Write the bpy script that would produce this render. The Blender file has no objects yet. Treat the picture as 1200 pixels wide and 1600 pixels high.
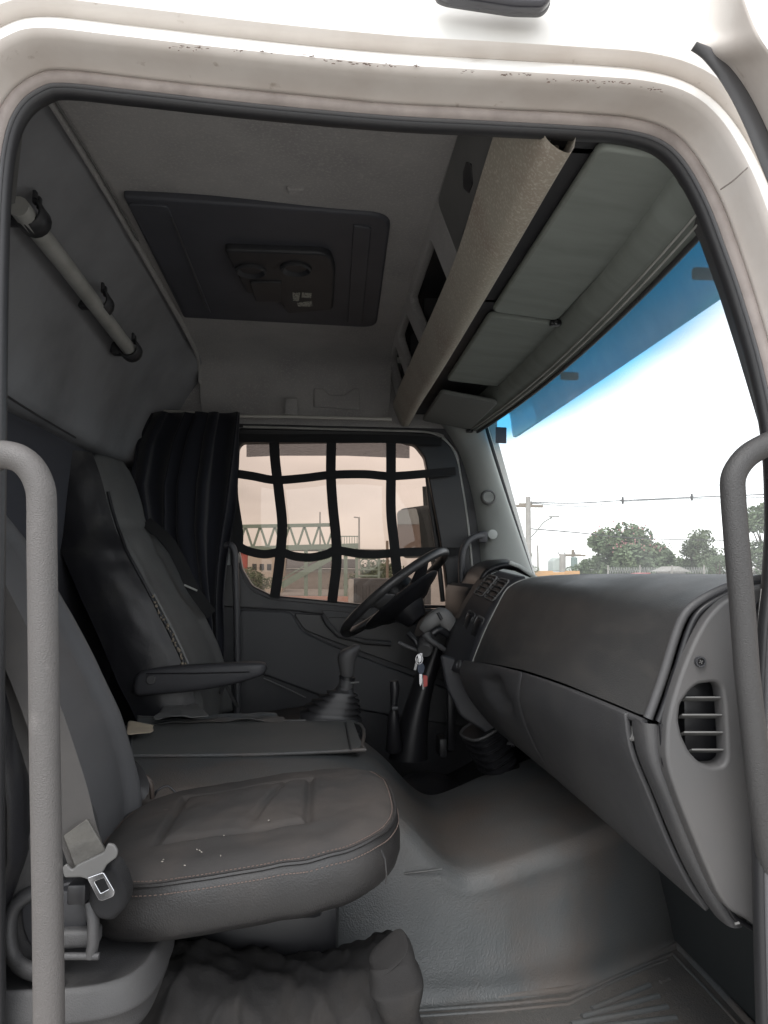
import bpy, bmesh, math, random
from mathutils import Vector, Matrix, noise
random.seed(7)
R_ = math.radians
scene = bpy.context.scene

# ------------------------------------------------------------------ camera
FPX, PW, PH = 1150.0, 1200.0, 1600.0
ROLL = R_(0.5)
_a, _b = (505 - 600) / FPX, (800 - 890) / FPX
_a0 = _a * math.cos(ROLL) - _b * math.sin(ROLL)
_b0 = _a * math.sin(ROLL) + _b * math.cos(ROLL)
PITCH = math.atan(-_b0)
YAW = math.atan(-_a0 * math.cos(PITCH))
CF = Vector((math.sin(YAW) * math.cos(PITCH), math.cos(YAW) * math.cos(PITCH), math.sin(PITCH)))
_r0 = Vector((math.cos(YAW), -math.sin(YAW), 0))
_u0 = _r0.cross(CF)
CR = _r0 * math.cos(ROLL) + _u0 * math.sin(ROLL)
CU = CR.cross(CF)
cam_data = bpy.data.cameras.new('camera')
cam_data.sensor_fit = 'VERTICAL'
cam_data.sensor_height = 36.0
cam_data.lens = 36.0 * FPX / PH
cam_data.clip_start = 0.05
cam_data.clip_end = 3000
cam = bpy.data.objects.new('camera', cam_data)
cam.matrix_world = Matrix((CR, CU, -CF)).transposed().to_4x4()
scene.collection.objects.link(cam)
scene.camera = cam

# ------------------------------------------------------------------ sky, sun, exposure (overcast day)
SUN_EL, SUN_AZ = R_(58), R_(205)      # high, behind the photographer
world = bpy.data.worlds.new('World')
scene.world = world
world.use_nodes = True
wn, wl_ = world.node_tree.nodes, world.node_tree.links
sky = wn.new('ShaderNodeTexSky')
sky.sky_type = 'NISHITA'
sky.sun_disc = False
sky.sun_elevation = SUN_EL
sky.sun_rotation = SUN_AZ
sky.air_density = 1.0
sky.dust_density = 1.0
sky.ozone_density = 0.6
hs = wn.new('ShaderNodeHueSaturation')
hs.inputs['Saturation'].default_value = 0.12
wl_.new(sky.outputs[0], hs.inputs['Color'])
# soft overcast cloud structure, same all the way round
tc = wn.new('ShaderNodeTexCoord')
mp = wn.new('ShaderNodeMapping'); mp.inputs['Scale'].default_value = (1.0, 1.0, 2.6)
nz = wn.new('ShaderNodeTexNoise'); nz.inputs['Scale'].default_value = 3.2; nz.inputs['Detail'].default_value = 5
mr = wn.new('ShaderNodeMapRange'); mr.inputs[1].default_value = .3; mr.inputs[2].default_value = .7
mr.inputs[3].default_value = .74; mr.inputs[4].default_value = 1.2
wl_.new(tc.outputs['Generated'], mp.inputs[0]); wl_.new(mp.outputs[0], nz.inputs['Vector']); wl_.new(nz.outputs[0], mr.inputs[0])
mx = wn.new('ShaderNodeMix'); mx.data_type = 'RGBA'; mx.blend_type = 'MULTIPLY'; mx.inputs[0].default_value = 1
wl_.new(hs.outputs[0], mx.inputs[6]); wl_.new(mr.outputs[0], mx.inputs[7])
wl_.new(mx.outputs[2], wn['Background'].inputs[0])
wn['Background'].inputs[1].default_value = 0.15
sun = bpy.data.lights.new('sun', 'SUN')
sun.energy = 0.7
sun.angle = R_(25)
sun.color = (1, .97, .93)
so = bpy.data.objects.new('sun', sun)
sdir = Vector((math.sin(SUN_AZ) * math.cos(SUN_EL), math.cos(SUN_AZ) * math.cos(SUN_EL), math.sin(SUN_EL)))
so.rotation_euler = sdir.to_track_quat('Z', 'Y').to_euler()
scene.collection.objects.link(so)
scene.view_settings.view_transform = 'Standard'
scene.view_settings.look = 'None'
scene.view_settings.exposure = 1.5
scene.view_settings.gamma = 1
scene.render.engine = 'CYCLES'
scene.cycles.max_bounces = 10
scene.cycles.diffuse_bounces = 6
scene.cycles.transparent_max_bounces = 16
scene.cycles.caustics_reflective = False
scene.cycles.caustics_refractive = False
scene.cycles.sample_clamp_indirect = 4

# ------------------------------------------------------------------ helpers
def V(*a): return Vector(a)
def U(u, v, x=None, y=None, z=None):
    """point in the cab seen at photo pixel (u,v), at a measured depth x=, y= or height z="""
    d = CF + CR * ((u - 600) / FPX) + CU * ((800 - v) / FPX)
    t = x / d.x if x is not None else (y / d.y if y is not None else z / d.z)
    return d * t
def lerp(a, b, t): return a + (b - a) * t
def sst(a, b, x):
    t = max(0, min(1, (x - a) / (b - a))); return t * t * (3 - 2 * t)
def catmull(pts, n=6, closed=False):
    pts = [Vector(p) for p in pts]; out = []; N = len(pts)
    rng = range(N) if closed else range(N - 1)
    for i in rng:
        p1, p2 = pts[i], pts[(i + 1) % N]
        p0 = pts[(i - 1) % N] if (closed or i > 0) else p1 * 2 - p2
        p3 = pts[(i + 2) % N] if (closed or i < N - 2) else p2 * 2 - p1
        for k in range(n):
            t = k / n
            out.append(.5 * ((2 * p1) + (p2 - p0) * t + (2 * p0 - 5 * p1 + 4 * p2 - p3) * t * t + (3 * p1 - p0 - 3 * p2 + p3) * t ** 3))
    if not closed: out.append(pts[-1])
    return out
def interp(pts, t):
    """piecewise-linear through [(t, value...)]"""
    for a, b in zip(pts, pts[1:]):
        if t <= b[0]:
            k = 0 if b[0] == a[0] else max(0, (t - a[0]) / (b[0] - a[0]))
            return [lerp(p, q, k) for p, q in zip(a[1:], b[1:])]
    return list(pts[-1][1:])

WL = {}
def empty(name, loc, label, cat, group=None):
    o = bpy.data.objects.new(name, None); scene.collection.objects.link(o)
    o.empty_display_size = .05
    o.location = Vector(loc); WL[o] = Vector(loc)
    o['label'] = label; o['category'] = cat
    if group: o['group'] = group
    return o
def tag(o, label, cat, group=None):
    o['label'] = label; o['category'] = cat
    if group: o['group'] = group
    return o
def link(name, me, m, parent=None, smooth=True):
    vs = me.vertices
    if len(vs):
        lo = Vector((min(v.co.x for v in vs), min(v.co.y for v in vs), min(v.co.z for v in vs)))
        hi = Vector((max(v.co.x for v in vs), max(v.co.y for v in vs), max(v.co.z for v in vs)))
        c = (lo + hi) / 2
        me.transform(Matrix.Translation(-c))
    else: c = Vector()
    me.name = name
    o = bpy.data.objects.new(name, me); scene.collection.objects.link(o)
    if m: me.materials.append(m)
    WL[o] = c
    if parent is not None:
        o.parent = parent; o.location = c - WL[parent]
    else: o.location = c
    if smooth:
        for p in me.polygons: p.use_smooth = True
    return o
def copyo(o, parent, dloc=None):
    c = o.copy(); scene.collection.objects.link(c); c.parent = parent
    if dloc is not None: c.location = o.location + dloc
    WL[c] = WL[o] + (dloc or Vector())
    return c
def from_bm(name, bm, m, parent=None, smooth=True, angle=None):
    bmesh.ops.recalc_face_normals(bm, faces=bm.faces)
    me = bpy.data.meshes.new(name); bm.to_mesh(me); bm.free()
    if angle is not None: smooth = True
    o = link(name, me, m, parent, smooth)
    if angle is not None:
        for e in me.edges: pass
        me.set_sharp_from_angle(angle=R_(angle))
    return o
def subd(o, lv=2):
    md = o.modifiers.new('sub', 'SUBSURF'); md.levels = lv; md.render_levels = lv; return o
def solid(o, t, off=-1):
    md = o.modifiers.new('solid', 'SOLIDIFY'); md.thickness = t; md.offset = off; return o
def bev(o, w, seg=2):
    md = o.modifiers.new('bevel', 'BEVEL'); md.width = w; md.segments = seg; md.limit_method = 'ANGLE'; md.angle_limit = R_(35); return o
def bm_grid(bm, rows, cu=False, cv=False):
    vv = [[bm.verts.new(p) for p in r] for r in rows]
    nr, nc = len(vv), len(vv[0])
    for i in range(nr if cv else nr - 1):
        for j in range(nc if cu else nc - 1):
            try: bm.faces.new((vv[i][j], vv[i][(j + 1) % nc], vv[(i + 1) % nr][(j + 1) % nc], vv[(i + 1) % nr][j]))
            except ValueError: pass
    return vv
def grid(name, rows, m, parent=None, cu=False, cv=False, caps=False, angle=None, sub=0, sol=0, off=-1):
    bm = bmesh.new(); vv = bm_grid(bm, rows, cu, cv)
    if caps:
        bm.faces.new(vv[0]); bm.faces.new(vv[-1])
    o = from_bm(name, bm, m, parent, True, angle)
    if sol: solid(o, sol, off)
    if sub: subd(o, sub)
    return o
def frames(pts, closed=False, up=None):
    n = len(pts); T = []
    for i in range(n):
        a = pts[i - 1] if (i > 0 or closed) else pts[i]
        b = pts[(i + 1) % n] if (i < n - 1 or closed) else pts[i]
        T.append((b - a).normalized())
    out = []
    if up is None:
        up = Vector((0, 0, 1)) if abs(T[0].z) < .9 else Vector((0, 1, 0))
        fixed = False
    else: fixed = True; up = Vector(up)
    nrm = (up - T[0] * up.dot(T[0])).normalized()
    for t in T:
        base = up if fixed else nrm
        nn = (base - t * base.dot(t))
        if nn.length > 1e-6: nrm = nn.normalized()
        out.append((t, nrm, t.cross(nrm)))
    return out
def bm_tube(bm, pts, r, seg=10, closed=False, up=None, ry=None, caps=True, pw=2.0):
    pts = [Vector(p) for p in pts]
    fr = frames(pts, closed, up); rows = []
    for i, (p, (t, n, s)) in enumerate(zip(pts, fr)):
        ra = r[i] if isinstance(r, (list, tuple)) else r
        rb = ra if ry is None else (ry[i] if isinstance(ry, (list, tuple)) else ry)
        row = []
        for k in range(seg):
            th = 2 * math.pi * (k + .5) / seg
            c, s_ = math.cos(th), math.sin(th)
            c = math.copysign(abs(c) ** (2 / pw), c); s_ = math.copysign(abs(s_) ** (2 / pw), s_)
            row.append(p + n * (ra * c) + s * (rb * s_))
        rows.append(row)
    vv = bm_grid(bm, rows, True, closed)
    if caps and not closed:
        bm.faces.new(vv[0]); bm.faces.new(vv[-1])
def tube(name, pts, r, m, parent=None, seg=10, closed=False, up=None, ry=None, pw=2.0, angle=50):
    bm = bmesh.new(); bm_tube(bm, pts, r, seg, closed, up, ry, True, pw)
    return from_bm(name, bm, m, parent, True, angle)
def strap(name, pts, w, th, m, parent=None, up=(0, 1, 0)):
    """flat webbing; up = face normal; thin along up"""
    bm = bmesh.new(); bm_tube(bm, pts, th * .7071, 4, False, up, w * .7071, True, 2.0)
    return from_bm(name, bm, m, parent, True, 40)
def bm_box(bm, c, ex, ey, ez, b=0, seg=2):
    """box with half-extent vectors"""
    c = Vector(c); vs = []
    b2 = bmesh.new()
    for i in (-1, 1):
        for j in (-1, 1):
            for k in (-1, 1): vs.append(b2.verts.new(c + ex * i + ey * j + ez * k))
    for f in ((0, 1, 3, 2), (4, 6, 7, 5), (0, 4, 5, 1), (2, 3, 7, 6), (0, 2, 6, 4), (1, 5, 7, 3)): b2.faces.new([vs[i] for i in f])
    bmesh.ops.recalc_face_normals(b2, faces=b2.faces)
    if b: bmesh.ops.bevel(b2, geom=list(b2.edges), offset=b, segments=seg, profile=.5, affect='EDGES')
    me = bpy.data.meshes.new('t'); b2.to_mesh(me); b2.free(); bm.from_mesh(me); bpy.data.meshes.remove(me)
def box(name, c, size, m, parent=None, b=.003, ax=None, seg=2):
    bm = bmesh.new()
    if ax is None: ax = (Vector((1, 0, 0)), Vector((0, 1, 0)), Vector((0, 0, 1)))
    bm_box(bm, c, ax[0] * size[0] / 2, ax[1] * size[1] / 2, ax[2] * size[2] / 2, b, seg)
    return from_bm(name, bm, m, parent, True, 35)
def rotframe(d, up=(0, 0, 1)):
    """right-handed axes with x along d"""
    d = Vector(d).normalized(); up = Vector(up)
    y = up.cross(d).normalized(); return d, y, d.cross(y)
def lathe(name, c, axis, prof, m, parent=None, seg=24, up=(0, 0, 1), angle=40, start_cap=True):
    """profile [(distance along axis, radius)]"""
    ax = Vector(axis).normalized(); up = Vector(up)
    if abs(up.dot(ax)) > .95: up = Vector((1, 0, 0))
    a = (up - ax * up.dot(ax)).normalized(); b = ax.cross(a); c = Vector(c)
    rows = [[c + ax * d + (a * math.cos(2 * math.pi * k / seg) + b * math.sin(2 * math.pi * k / seg)) * max(r, 1e-5) for k in range(seg)] for d, r in prof]
    bm = bmesh.new(); vv = bm_grid(bm, rows, True)
    bm.faces.new(vv[0]); bm.faces.new(vv[-1])
    return from_bm(name, bm, m, parent, True, angle)
def plate(name, loops, m, parent=None, org=(0, 0, 0), ex=(1, 0, 0), ey=(0, 0, 1), depth=.01, b=.003, smoothloops=True, seg=2, angle=35):
    """flat plate with holes; loops of (a,b) coordinates in the frame; front face at org, body extends away along ex x ey"""
    org, ex, ey = Vector(org), Vector(ex).normalized(), Vector(ey)
    ey = (ey - ex * ey.dot(ex)).normalized(); en = ex.cross(ey)
    cu = bpy.data.curves.new(name, 'CURVE'); cu.dimensions = '2D'; cu.fill_mode = 'BOTH'
    cu.extrude = max(depth / 2 - b, 1e-4); cu.bevel_depth = b; cu.bevel_resolution = seg; cu.offset = -b
    for lp in loops:
        sp = cu.splines.new('POLY'); sp.points.add(len(lp) - 1); sp.use_cyclic_u = True
        for p, q in zip(sp.points, lp): p.co = (q[0], q[1], 0, 1)
    o = bpy.data.objects.new('tmp', cu); scene.collection.objects.link(o)
    dg = bpy.context.evaluated_depsgraph_get(); me = bpy.data.meshes.new_from_object(o.evaluated_get(dg))
    bpy.data.objects.remove(o); bpy.data.curves.remove(cu)
    # curve z+ faces en
    M = Matrix((ex, ey, en)).transposed().to_4x4(); M.translation = org - en * (depth / 2) * -1 if False else org
    me.transform(Matrix.Translation((0, 0, -depth / 2)))
    me.transform(M)
    me.materials.clear()
    o = link(name, me, m, parent, True)
    me.set_sharp_from_angle(angle=R_(angle))
    return o
def rrect(a0, b0, a1, b1, r, n=5):
    out = []
    for cx, cy, s in ((a1 - r, b1 - r, 0), (a0 + r, b1 - r, 90), (a0 + r, b0 + r, 180), (a1 - r, b0 + r, 270)):
        for k in range(n + 1):
            t = R_(s + 90 * k / n); out.append((cx + r * math.cos(t), cy + r * math.sin(t)))
    return out
def roundloop(pts, r, n=4):
    """polygon (2D) with its corners rounded"""
    out = []; N = len(pts)
    P = [Vector((p[0], p[1])) for p in pts]
    for i in range(N):
        p, a, b = P[i], P[i - 1], P[(i + 1) % N]
        da, db = (a - p), (b - p)
        rr = min(r if not isinstance(r, (list, tuple)) else r[i], da.length * .45, db.length * .45)
        s, e = p + da.normalized() * rr, p + db.normalized() * rr
        for k in range(n + 1):
            t = k / n; q = (s * (1 - t) ** 2 + p * 2 * t * (1 - t) + e * t * t); out.append((q.x, q.y))
    return out
def pxloop(pts, y):
    """photo pixels to (x,z) on the vertical plane at depth y"""
    o = []
    for u, v in pts:
        q = U(u, v, y=y); o.append((q.x, q.z))
    return o

# ------------------------------------------------------------------ materials
MATS = {}
def M(name, col, rough=.6, bump=None, mottle=None, spec=.5, metal=0, trans=0, coat=0, sheen=0, bump2=None, rvar=None, detail=4):
    if name in MATS: return MATS[name]
    m = bpy.data.materials.new(name); m.use_nodes = True; MATS[name] = m
    nt = m.node_tree; N, L = nt.nodes, nt.links; p = N['Principled BSDF']
    p.inputs['Base Color'].default_value = (*col, 1); p.inputs['Roughness'].default_value = rough
    p.inputs['Specular IOR Level'].default_value = spec; p.inputs['Metallic'].default_value = metal
    if coat: p.inputs['Coat Weight'].default_value = coat
    if sheen: p.inputs['Sheen Weight'].default_value = sheen
    tcn = N.new('ShaderNodeTexCoord')
    def nzn(sc, det=detail, stretch=None, ro=.55):
        n = N.new('ShaderNodeTexNoise'); n.inputs['Scale'].default_value = sc; n.inputs['Detail'].default_value = det; n.inputs['Roughness'].default_value = ro
        if stretch:
            mpn = N.new('ShaderNodeMapping'); mpn.inputs['Scale'].default_value = stretch
            L.new(tcn.outputs['Object'], mpn.inputs[0]); L.new(mpn.outputs[0], n.inputs['Vector'])
        else: L.new(tcn.outputs['Object'], n.inputs['Vector'])
        return n
    if mottle:
        prev = None
        for (c2, sc, lo, hi, *st) in (mottle if isinstance(mottle, list) else [mottle]):
            n = nzn(sc, 6, st[0] if st else None); r = N.new('ShaderNodeMapRange'); r.inputs[1].default_value = lo; r.inputs[2].default_value = hi
            L.new(n.outputs[0], r.inputs[0]); mixn = N.new('ShaderNodeMix'); mixn.data_type = 'RGBA'
            L.new(r.outputs[0], mixn.inputs[0])
            if prev: L.new(prev, mixn.inputs[6])
            else: mixn.inputs[6].default_value = (*col, 1)
            mixn.inputs[7].default_value = (*c2, 1); prev = mixn.outputs[2]
        L.new(prev, p.inputs['Base Color'])
    if rvar:
        n = nzn(rvar[0], 5); r = N.new('ShaderNodeMapRange'); r.inputs[1].default_value = .3; r.inputs[2].default_value = .7
        r.inputs[3].default_value = rvar[1]; r.inputs[4].default_value = rvar[2]; L.new(n.outputs[0], r.inputs[0]); L.new(r.outputs[0], p.inputs['Roughness'])
    last = None
    for bp in (bump, bump2):
        if not bp: continue
        kind = bp[3] if len(bp) > 3 else 'noise'
        if kind == 'voronoi':
            n = N.new('ShaderNodeTexVoronoi'); n.inputs['Scale'].default_value = bp[0]; L.new(tcn.outputs['Object'], n.inputs['Vector'])
            n.feature = 'SMOOTH_F1'; out = n.outputs['Distance']
        elif kind == 'weave':
            n = N.new('ShaderNodeTexWave'); n.inputs['Scale'].default_value = bp[0]; n.bands_direction = 'DIAGONAL'; L.new(tcn.outputs['Object'], n.inputs['Vector'])
            n.inputs['Distortion'].default_value = 1.2; out = n.outputs[1]
        else:
            n = nzn(bp[0], 3); out = n.outputs[0]
        bn = N.new('ShaderNodeBump'); bn.inputs['Strength'].default_value = bp[1]; bn.inputs['Distance'].default_value = bp[2]
        L.new(out, bn.inputs['Height'])
        if last: L.new(last, bn.inputs['Normal'])
        last = bn.outputs[0]
    if last: L.new(last, p.inputs['Normal'])
    return m
def glassmat(name, tint, haze=0.0, hazecol=(.8, .8, .8), ior=1.45, band=None, rough=0.0):
    """clear or tinted sheet glass: tinted transmission, fresnel reflection, and a film painting in glare haze"""
    m = bpy.data.materials.new(name); m.use_nodes = True; MATS[name] = m
    N, L = m.node_tree.nodes, m.node_tree.links; N.remove(N['Principled BSDF']); out = N['Material Output']
    tr = N.new('ShaderNodeBsdfTransparent'); tr.inputs[0].default_value = (*tint, 1)
    gl = N.new('ShaderNodeBsdfGlossy'); gl.inputs['Roughness'].default_value = rough
    lw = N.new('ShaderNodeLayerWeight'); lw.inputs[0].default_value = .5
    pw = N.new('ShaderNodeMath'); pw.operation = 'POWER'; pw.inputs[1].default_value = 5; L.new(lw.outputs['Facing'], pw.inputs[0])
    fr = N.new('ShaderNodeMapRange'); fr.inputs[3].default_value = 2 * ((ior - 1) / (ior + 1)) ** 2; fr.inputs[4].default_value = .9; L.new(pw.outputs[0], fr.inputs[0])
    ms = N.new('ShaderNodeMixShader'); L.new(fr.outputs[0], ms.inputs[0]); L.new(tr.outputs[0], ms.inputs[1]); L.new(gl.outputs[0], ms.inputs[2])
    o = ms.outputs[0]
    if haze:  # pale translucent film paints in glare haze over the view
        tl = N.new('ShaderNodeBsdfTranslucent'); tl.inputs[0].default_value = (*hazecol, 1)
        df = N.new('ShaderNodeBsdfDiffuse'); df.inputs[0].default_value = (*hazecol, 1)
        m0 = N.new('ShaderNodeMixShader'); m0.inputs[0].default_value = .5; L.new(tl.outputs[0], m0.inputs[1]); L.new(df.outputs[0], m0.inputs[2])
        m2 = N.new('ShaderNodeMixShader'); L.new(o, m2.inputs[1]); L.new(m0.outputs[0], m2.inputs[2])
        tcn = N.new('ShaderNodeTexCoord'); n = N.new('ShaderNodeTexNoise'); n.inputs['Scale'].default_value = 5; n.inputs['Detail'].default_value = 8
        L.new(tcn.outputs['Object'], n.inputs['Vector']); r = N.new('ShaderNodeMapRange'); r.inputs[3].default_value = haze * .5; r.inputs[4].default_value = haze * 1.5
        L.new(n.outputs[0], r.inputs[0]); L.new(r.outputs[0], m2.inputs[0]); o = m2.outputs[0]
    if band:
        # shade band of the glass: blue at the top, clear below (object z)
        tcn = N.new('ShaderNodeTexCoord'); sx = N.new('ShaderNodeSeparateXYZ'); L.new(tcn.outputs['Object'], sx.inputs[0])
        r = N.new('ShaderNodeMapRange'); r.interpolation_type = 'SMOOTHSTEP'
        r.inputs[1].default_value = band[0]; r.inputs[2].default_value = band[1]; L.new(sx.outputs[2], r.inputs[0])
        mc = N.new('ShaderNodeMix'); mc.data_type = 'RGBA'; mc.inputs[6].default_value = (*tint, 1); mc.inputs[7].default_value = (*band[2], 1)
        L.new(r.outputs[0], mc.inputs[0]); L.new(mc.outputs[2], tr.inputs[0])
    L.new(o, out.inputs[0]); return m

paint = M('white_paint', (.80, .79, .76), .35, mottle=[((.62, .58, .53), 3, .5, .8), ((.5, .44, .38), 14, .66, .82)], coat=.3, spec=.5)
jamb_paint = M('jamb_paint_dirty', (.70, .655, .615), .45, mottle=[((.56, .50, .455), 6, .42, .75), ((.34, .28, .23), 30, .66, .8)])
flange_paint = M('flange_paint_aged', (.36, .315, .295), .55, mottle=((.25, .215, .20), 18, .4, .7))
rubber = M('black_rubber', (.022, .022, .024), .5, bump=(300, .2, .001))
rubber_grey = M('grey_rubber', (.10, .10, .105), .45, bump=(200, .2, .001))
plastic = M('grey_plastic', (.060, .060, .063), .46, bump=(480, .7, .001), mottle=[((.08, .078, .077), 5, .4, .8), ((.115, .11, .105), 50, .70, .82)], rvar=(4, .38, .62))
plastic_dk = M('dark_plastic', (.030, .031, .036), .5, bump=(900, .35, .0006), mottle=((.05, .05, .052), 6, .4, .8))
plastic_lt = M('light_grey_plastic', (.15, .15, .148), .5, bump=(900, .3, .0006), mottle=((.19, .185, .18), 7, .45, .8))
plastic_blk = M('black_plastic', (.014, .014, .016), .38, bump=(500, .15, .0006))
dash_mat = M('dashboard_vinyl', (.047, .048, .049), .46, bump=(420, .8, .0012), mottle=[((.068, .067, .065), 4, .45, .8), ((.085, .08, .076), 3.2, .5, .85, (1, 1, 6)), ((.12, .115, .11), 60, .70, .80)], rvar=(3, .36, .6))
pillar_mat = M('pillar_trim', (.48, .50, .48), .6, bump=(900, .3, .0006), mottle=((.40, .42, .40), 4, .4, .8))
headl = M('headliner_fabric', (.40, .39, .385), .95, bump=(520, .5, .0015), mottle=[((.31, .30, .30), 5, .4, .75), ((.46, .445, .43), 160, .5, .7)], spec=.1, sheen=.2)
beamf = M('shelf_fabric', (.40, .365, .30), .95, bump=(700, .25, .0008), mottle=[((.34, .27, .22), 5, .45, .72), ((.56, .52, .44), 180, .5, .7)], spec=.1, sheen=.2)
wallf = M('rear_wall_vinyl', (.28, .285, .30), .75, bump=(600, .3, .001), mottle=((.19, .19, .20), 3.5, .4, .75), spec=.3)
visorf = M('visor_fabric', (.27, .295, .275), .85, bump=(450, .4, .001), mottle=((.215, .235, .215), 4, .35, .75, (1, 4, 1)), spec=.2)
hatchm = M('cooler_plastic', (.072, .075, .088), .55, bump=(700, .3, .0008), mottle=((.09, .092, .11), 5, .4, .8))
leather = M('seat_leather', (.021, .0205, .021), .40, bump=(420, .35, .0012, 'voronoi'), bump2=(35, .15, .004), mottle=[((.034, .031, .030), 7, .45, .8), ((.07, .06, .053), 60, .7, .85)], rvar=(6, .34, .52))
seatcloth = M('seat_cloth', (.040, .038, .0375), .8, bump=(500, .35, .001), bump2=(22, .2, .006), mottle=[((.065, .056, .051), 6, .45, .78), ((.10, .085, .076), 55, .68, .80)], spec=.25)
backcloth = M('seat_back_leatherette', (.088, .089, .094), .55, bump=(500, .35, .001), bump2=(14, .12, .008), mottle=((.095, .094, .096), 4, .4, .75), spec=.4)
drvcloth_lit = M('driver_back_cloth_lit', (.13, .132, .13), .7, bump=(500, .4, .001), bump2=(14, .12, .008), mottle=((.10, .10, .10), 5, .4, .75), spec=.3)  # paler than the passenger back: windscreen light is put into the colour
leather_dk = M('worn_black_leather', (.017, .017, .020), .44, bump=(420, .3, .001), bump2=(16, .25, .006), mottle=((.04, .038, .036), 9, .5, .8))
stitch = M('pink_thread', (.13, .095, .082), .8)
foam = M('torn_foam', (.27, .23, .18), .95, bump=(200, .8, .003))
matm = M('moulded_floor_vinyl', (.092, .099, .102), .62, bump=(300, .5, .0016, 'voronoi'), bump2=(7, .2, .015), mottle=[((.125, .12, .115), 3.0, .42, .78), ((.13, .108, .094), 4, .46, .74)], rvar=(3, .36, .58))
mat_dirty = M('dusty_floor_vinyl', (.095, .093, .09), .8, bump=(300, .8, .002, 'voronoi'), mottle=[((.14, .125, .113), 5, .45, .8), ((.17, .15, .135), 40, .62, .8)], spec=.3)
webbing = M('belt_webbing', (.085, .081, .079), .7, bump=(700, .6, .001, 'weave'), mottle=((.11, .103, .098), 12, .4, .8))
loopm = M('belt_loop_cover', (.085, .081, .073), .5, mottle=((.045, .043, .04), 22, .45, .7), bump=(60, .6, .003))
netm = M('black_strap', (.008, .008, .009), .8, bump=(900, .5, .001, 'weave'))
curtm = M('curtain_cloth', (.019, .020, .026), .95, bump=(900, .4, .001, 'weave'), spec=.1, sheen=.15)
clothdk = M('dark_bag_cloth', (.026, .025, .025), .9, bump=(500, .5, .0015), bump2=(25, .4, .008), mottle=[((.034, .031, .029), 9, .5, .75), ((.11, .095, .08), 26, .70, .80)], spec=.2)
handlem = M('handle_rubber_coat', (.108, .101, .098), .5, bump=(520, .8, .0015), mottle=[((.09, .087, .085), 6, .4, .75), ((.16, .15, .145), 22, .6, .78)], rvar=(9, .32, .6))
handlemr = M('handle_rubber_coat_dark', (.048, .047, .047), .5, bump=(520, .8, .0015), mottle=((.048, .047, .047), 6, .4, .75))
handledk = M('handle_dark', (.06, .06, .065), .45, bump=(800, .4, .001))
chrome = M('bright_steel', (.62, .63, .66), .22, metal=1, mottle=((.4, .4, .42), 30, .5, .8))
steel = M('dull_steel', (.3, .3, .3), .42, metal=1)
alum = M('painted_aluminium', (.42, .42, .40), .45, mottle=((.3, .3, .28), 10, .45, .75))
beige = M('beige_rag', (.62, .53, .40), .9, bump=(120, .5, .003), mottle=((.5, .42, .32), 12, .4, .7))
redm = M('red_tag_plastic', (.55, .09, .08), .4)
bluegrey = M('key_head_plastic', (.04, .055, .09), .45)
foliage = M('leaves', (.14, .185, .11), .7, mottle=[((.15, .19, .10), .8, .4, .7)], spec=.3)
foliage2 = M('pale_leaves', (.16, .19, .12), .7, mottle=[((.11, .15, .08), .8, .4, .7)], spec=.3)
blossom = M('pink_blossom', (.42, .20, .20), .8)
bark = M('bark', (.13, .10, .08), .9)
concrete = M('concrete', (.36, .34, .31), .85, mottle=((.28, .26, .24), 2, .4, .7))
wood = M('grey_wood', (.22, .18, .14), .9)
wirem = M('cable', (.06, .06, .06), .6)
# ================================================================== TRUCK CAB SHELL
YD = 1.06          # plane of the near door opening
cab = empty('truck_cab', (0, 2.1, -1.1), 'white truck cab shell seen from its open side door, scratched paint above the opening', 'truck cab')
open_px = [(-4, 1700), (-6, 1400), (-6, 1000), (-3, 700), (0, 450), (5, 300), (16, 215), (36, 170), (66, 146), (100, 139), (200, 149), (400, 171), (600, 189),
           (750, 197), (900, 205), (975, 211), (1028, 226), (1064, 258), (1098, 318), (1124, 385), (1150, 460), (1182, 570), (1204, 680), (1210, 800),
           (1206, 900), (1196, 1000), (1190, 1150), (1192, 1400), (1200, 1700)]
open_pts = catmull([U(u, v, y=YD) for u, v in open_px], 5)
# close along the sill
open_pts = open_pts + [V(.55, YD, -1.02), V(0, YD, -1.02), V(-.4, YD, -1.02)] if open_pts[-1].z > -1.0 else open_pts
P2 = [Vector((p.x, p.z)) for p in open_pts]
cen = Vector((.1, -.1)); NP = len(P2); nrm2 = []
for i in range(NP):
    t = (P2[(i + 1) % NP] - P2[i - 1]).normalized(); n = Vector((-t.y, t.x))
    if n.dot(P2[i] - cen) < 0: n = -n
    nrm2.append(n)
for _ in range(4): nrm2 = [(nrm2[i - 1] + nrm2[i] * 2 + nrm2[(i + 1) % NP]).normalized() for i in range(NP)]
def sweep(name, prof, m, parent, wob=0):
    rows = []
    for i in range(NP):
        row = []
        for d, y in prof:
            q = P2[i] + nrm2[i] * d; w = wob * noise.noise(Vector((q.x * 7, q.y * 7, d * 9)))
            row.append(V(q.x, y + w, q.y))
        rows.append(row)
    return grid(name, rows, m, parent, cv=True, angle=60)
sweep('door_seal', [(.004, 1.092), (-.003, 1.082), (-.0065, 1.070), (-.0055, 1.061), (-.001, 1.057), (.003, 1.058), (.006, 1.064)], rubber, cab)
sweep('seal_lip', [(.001, 1.060), (.0015, 1.055), (.004, 1.053), (.0065, 1.055), (.007, 1.060)], rubber_grey, cab)
sweep('pinch_flange', [(.004, 1.060), (.007, 1.050), (.011, 1.047), (.017, 1.045), (.020, 1.047), (.020, 1.053), (.019, 1.060)], flange_paint, cab, .002)
sweep('door_jamb', [(.017, 1.066), (.022, 1.058), (.0245, 1.045), (.0265, 1.030), (.028, 1.012), (.030, .998), (.033, .990), (.038, .9865)], jamb_paint, cab, .0012)
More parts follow.
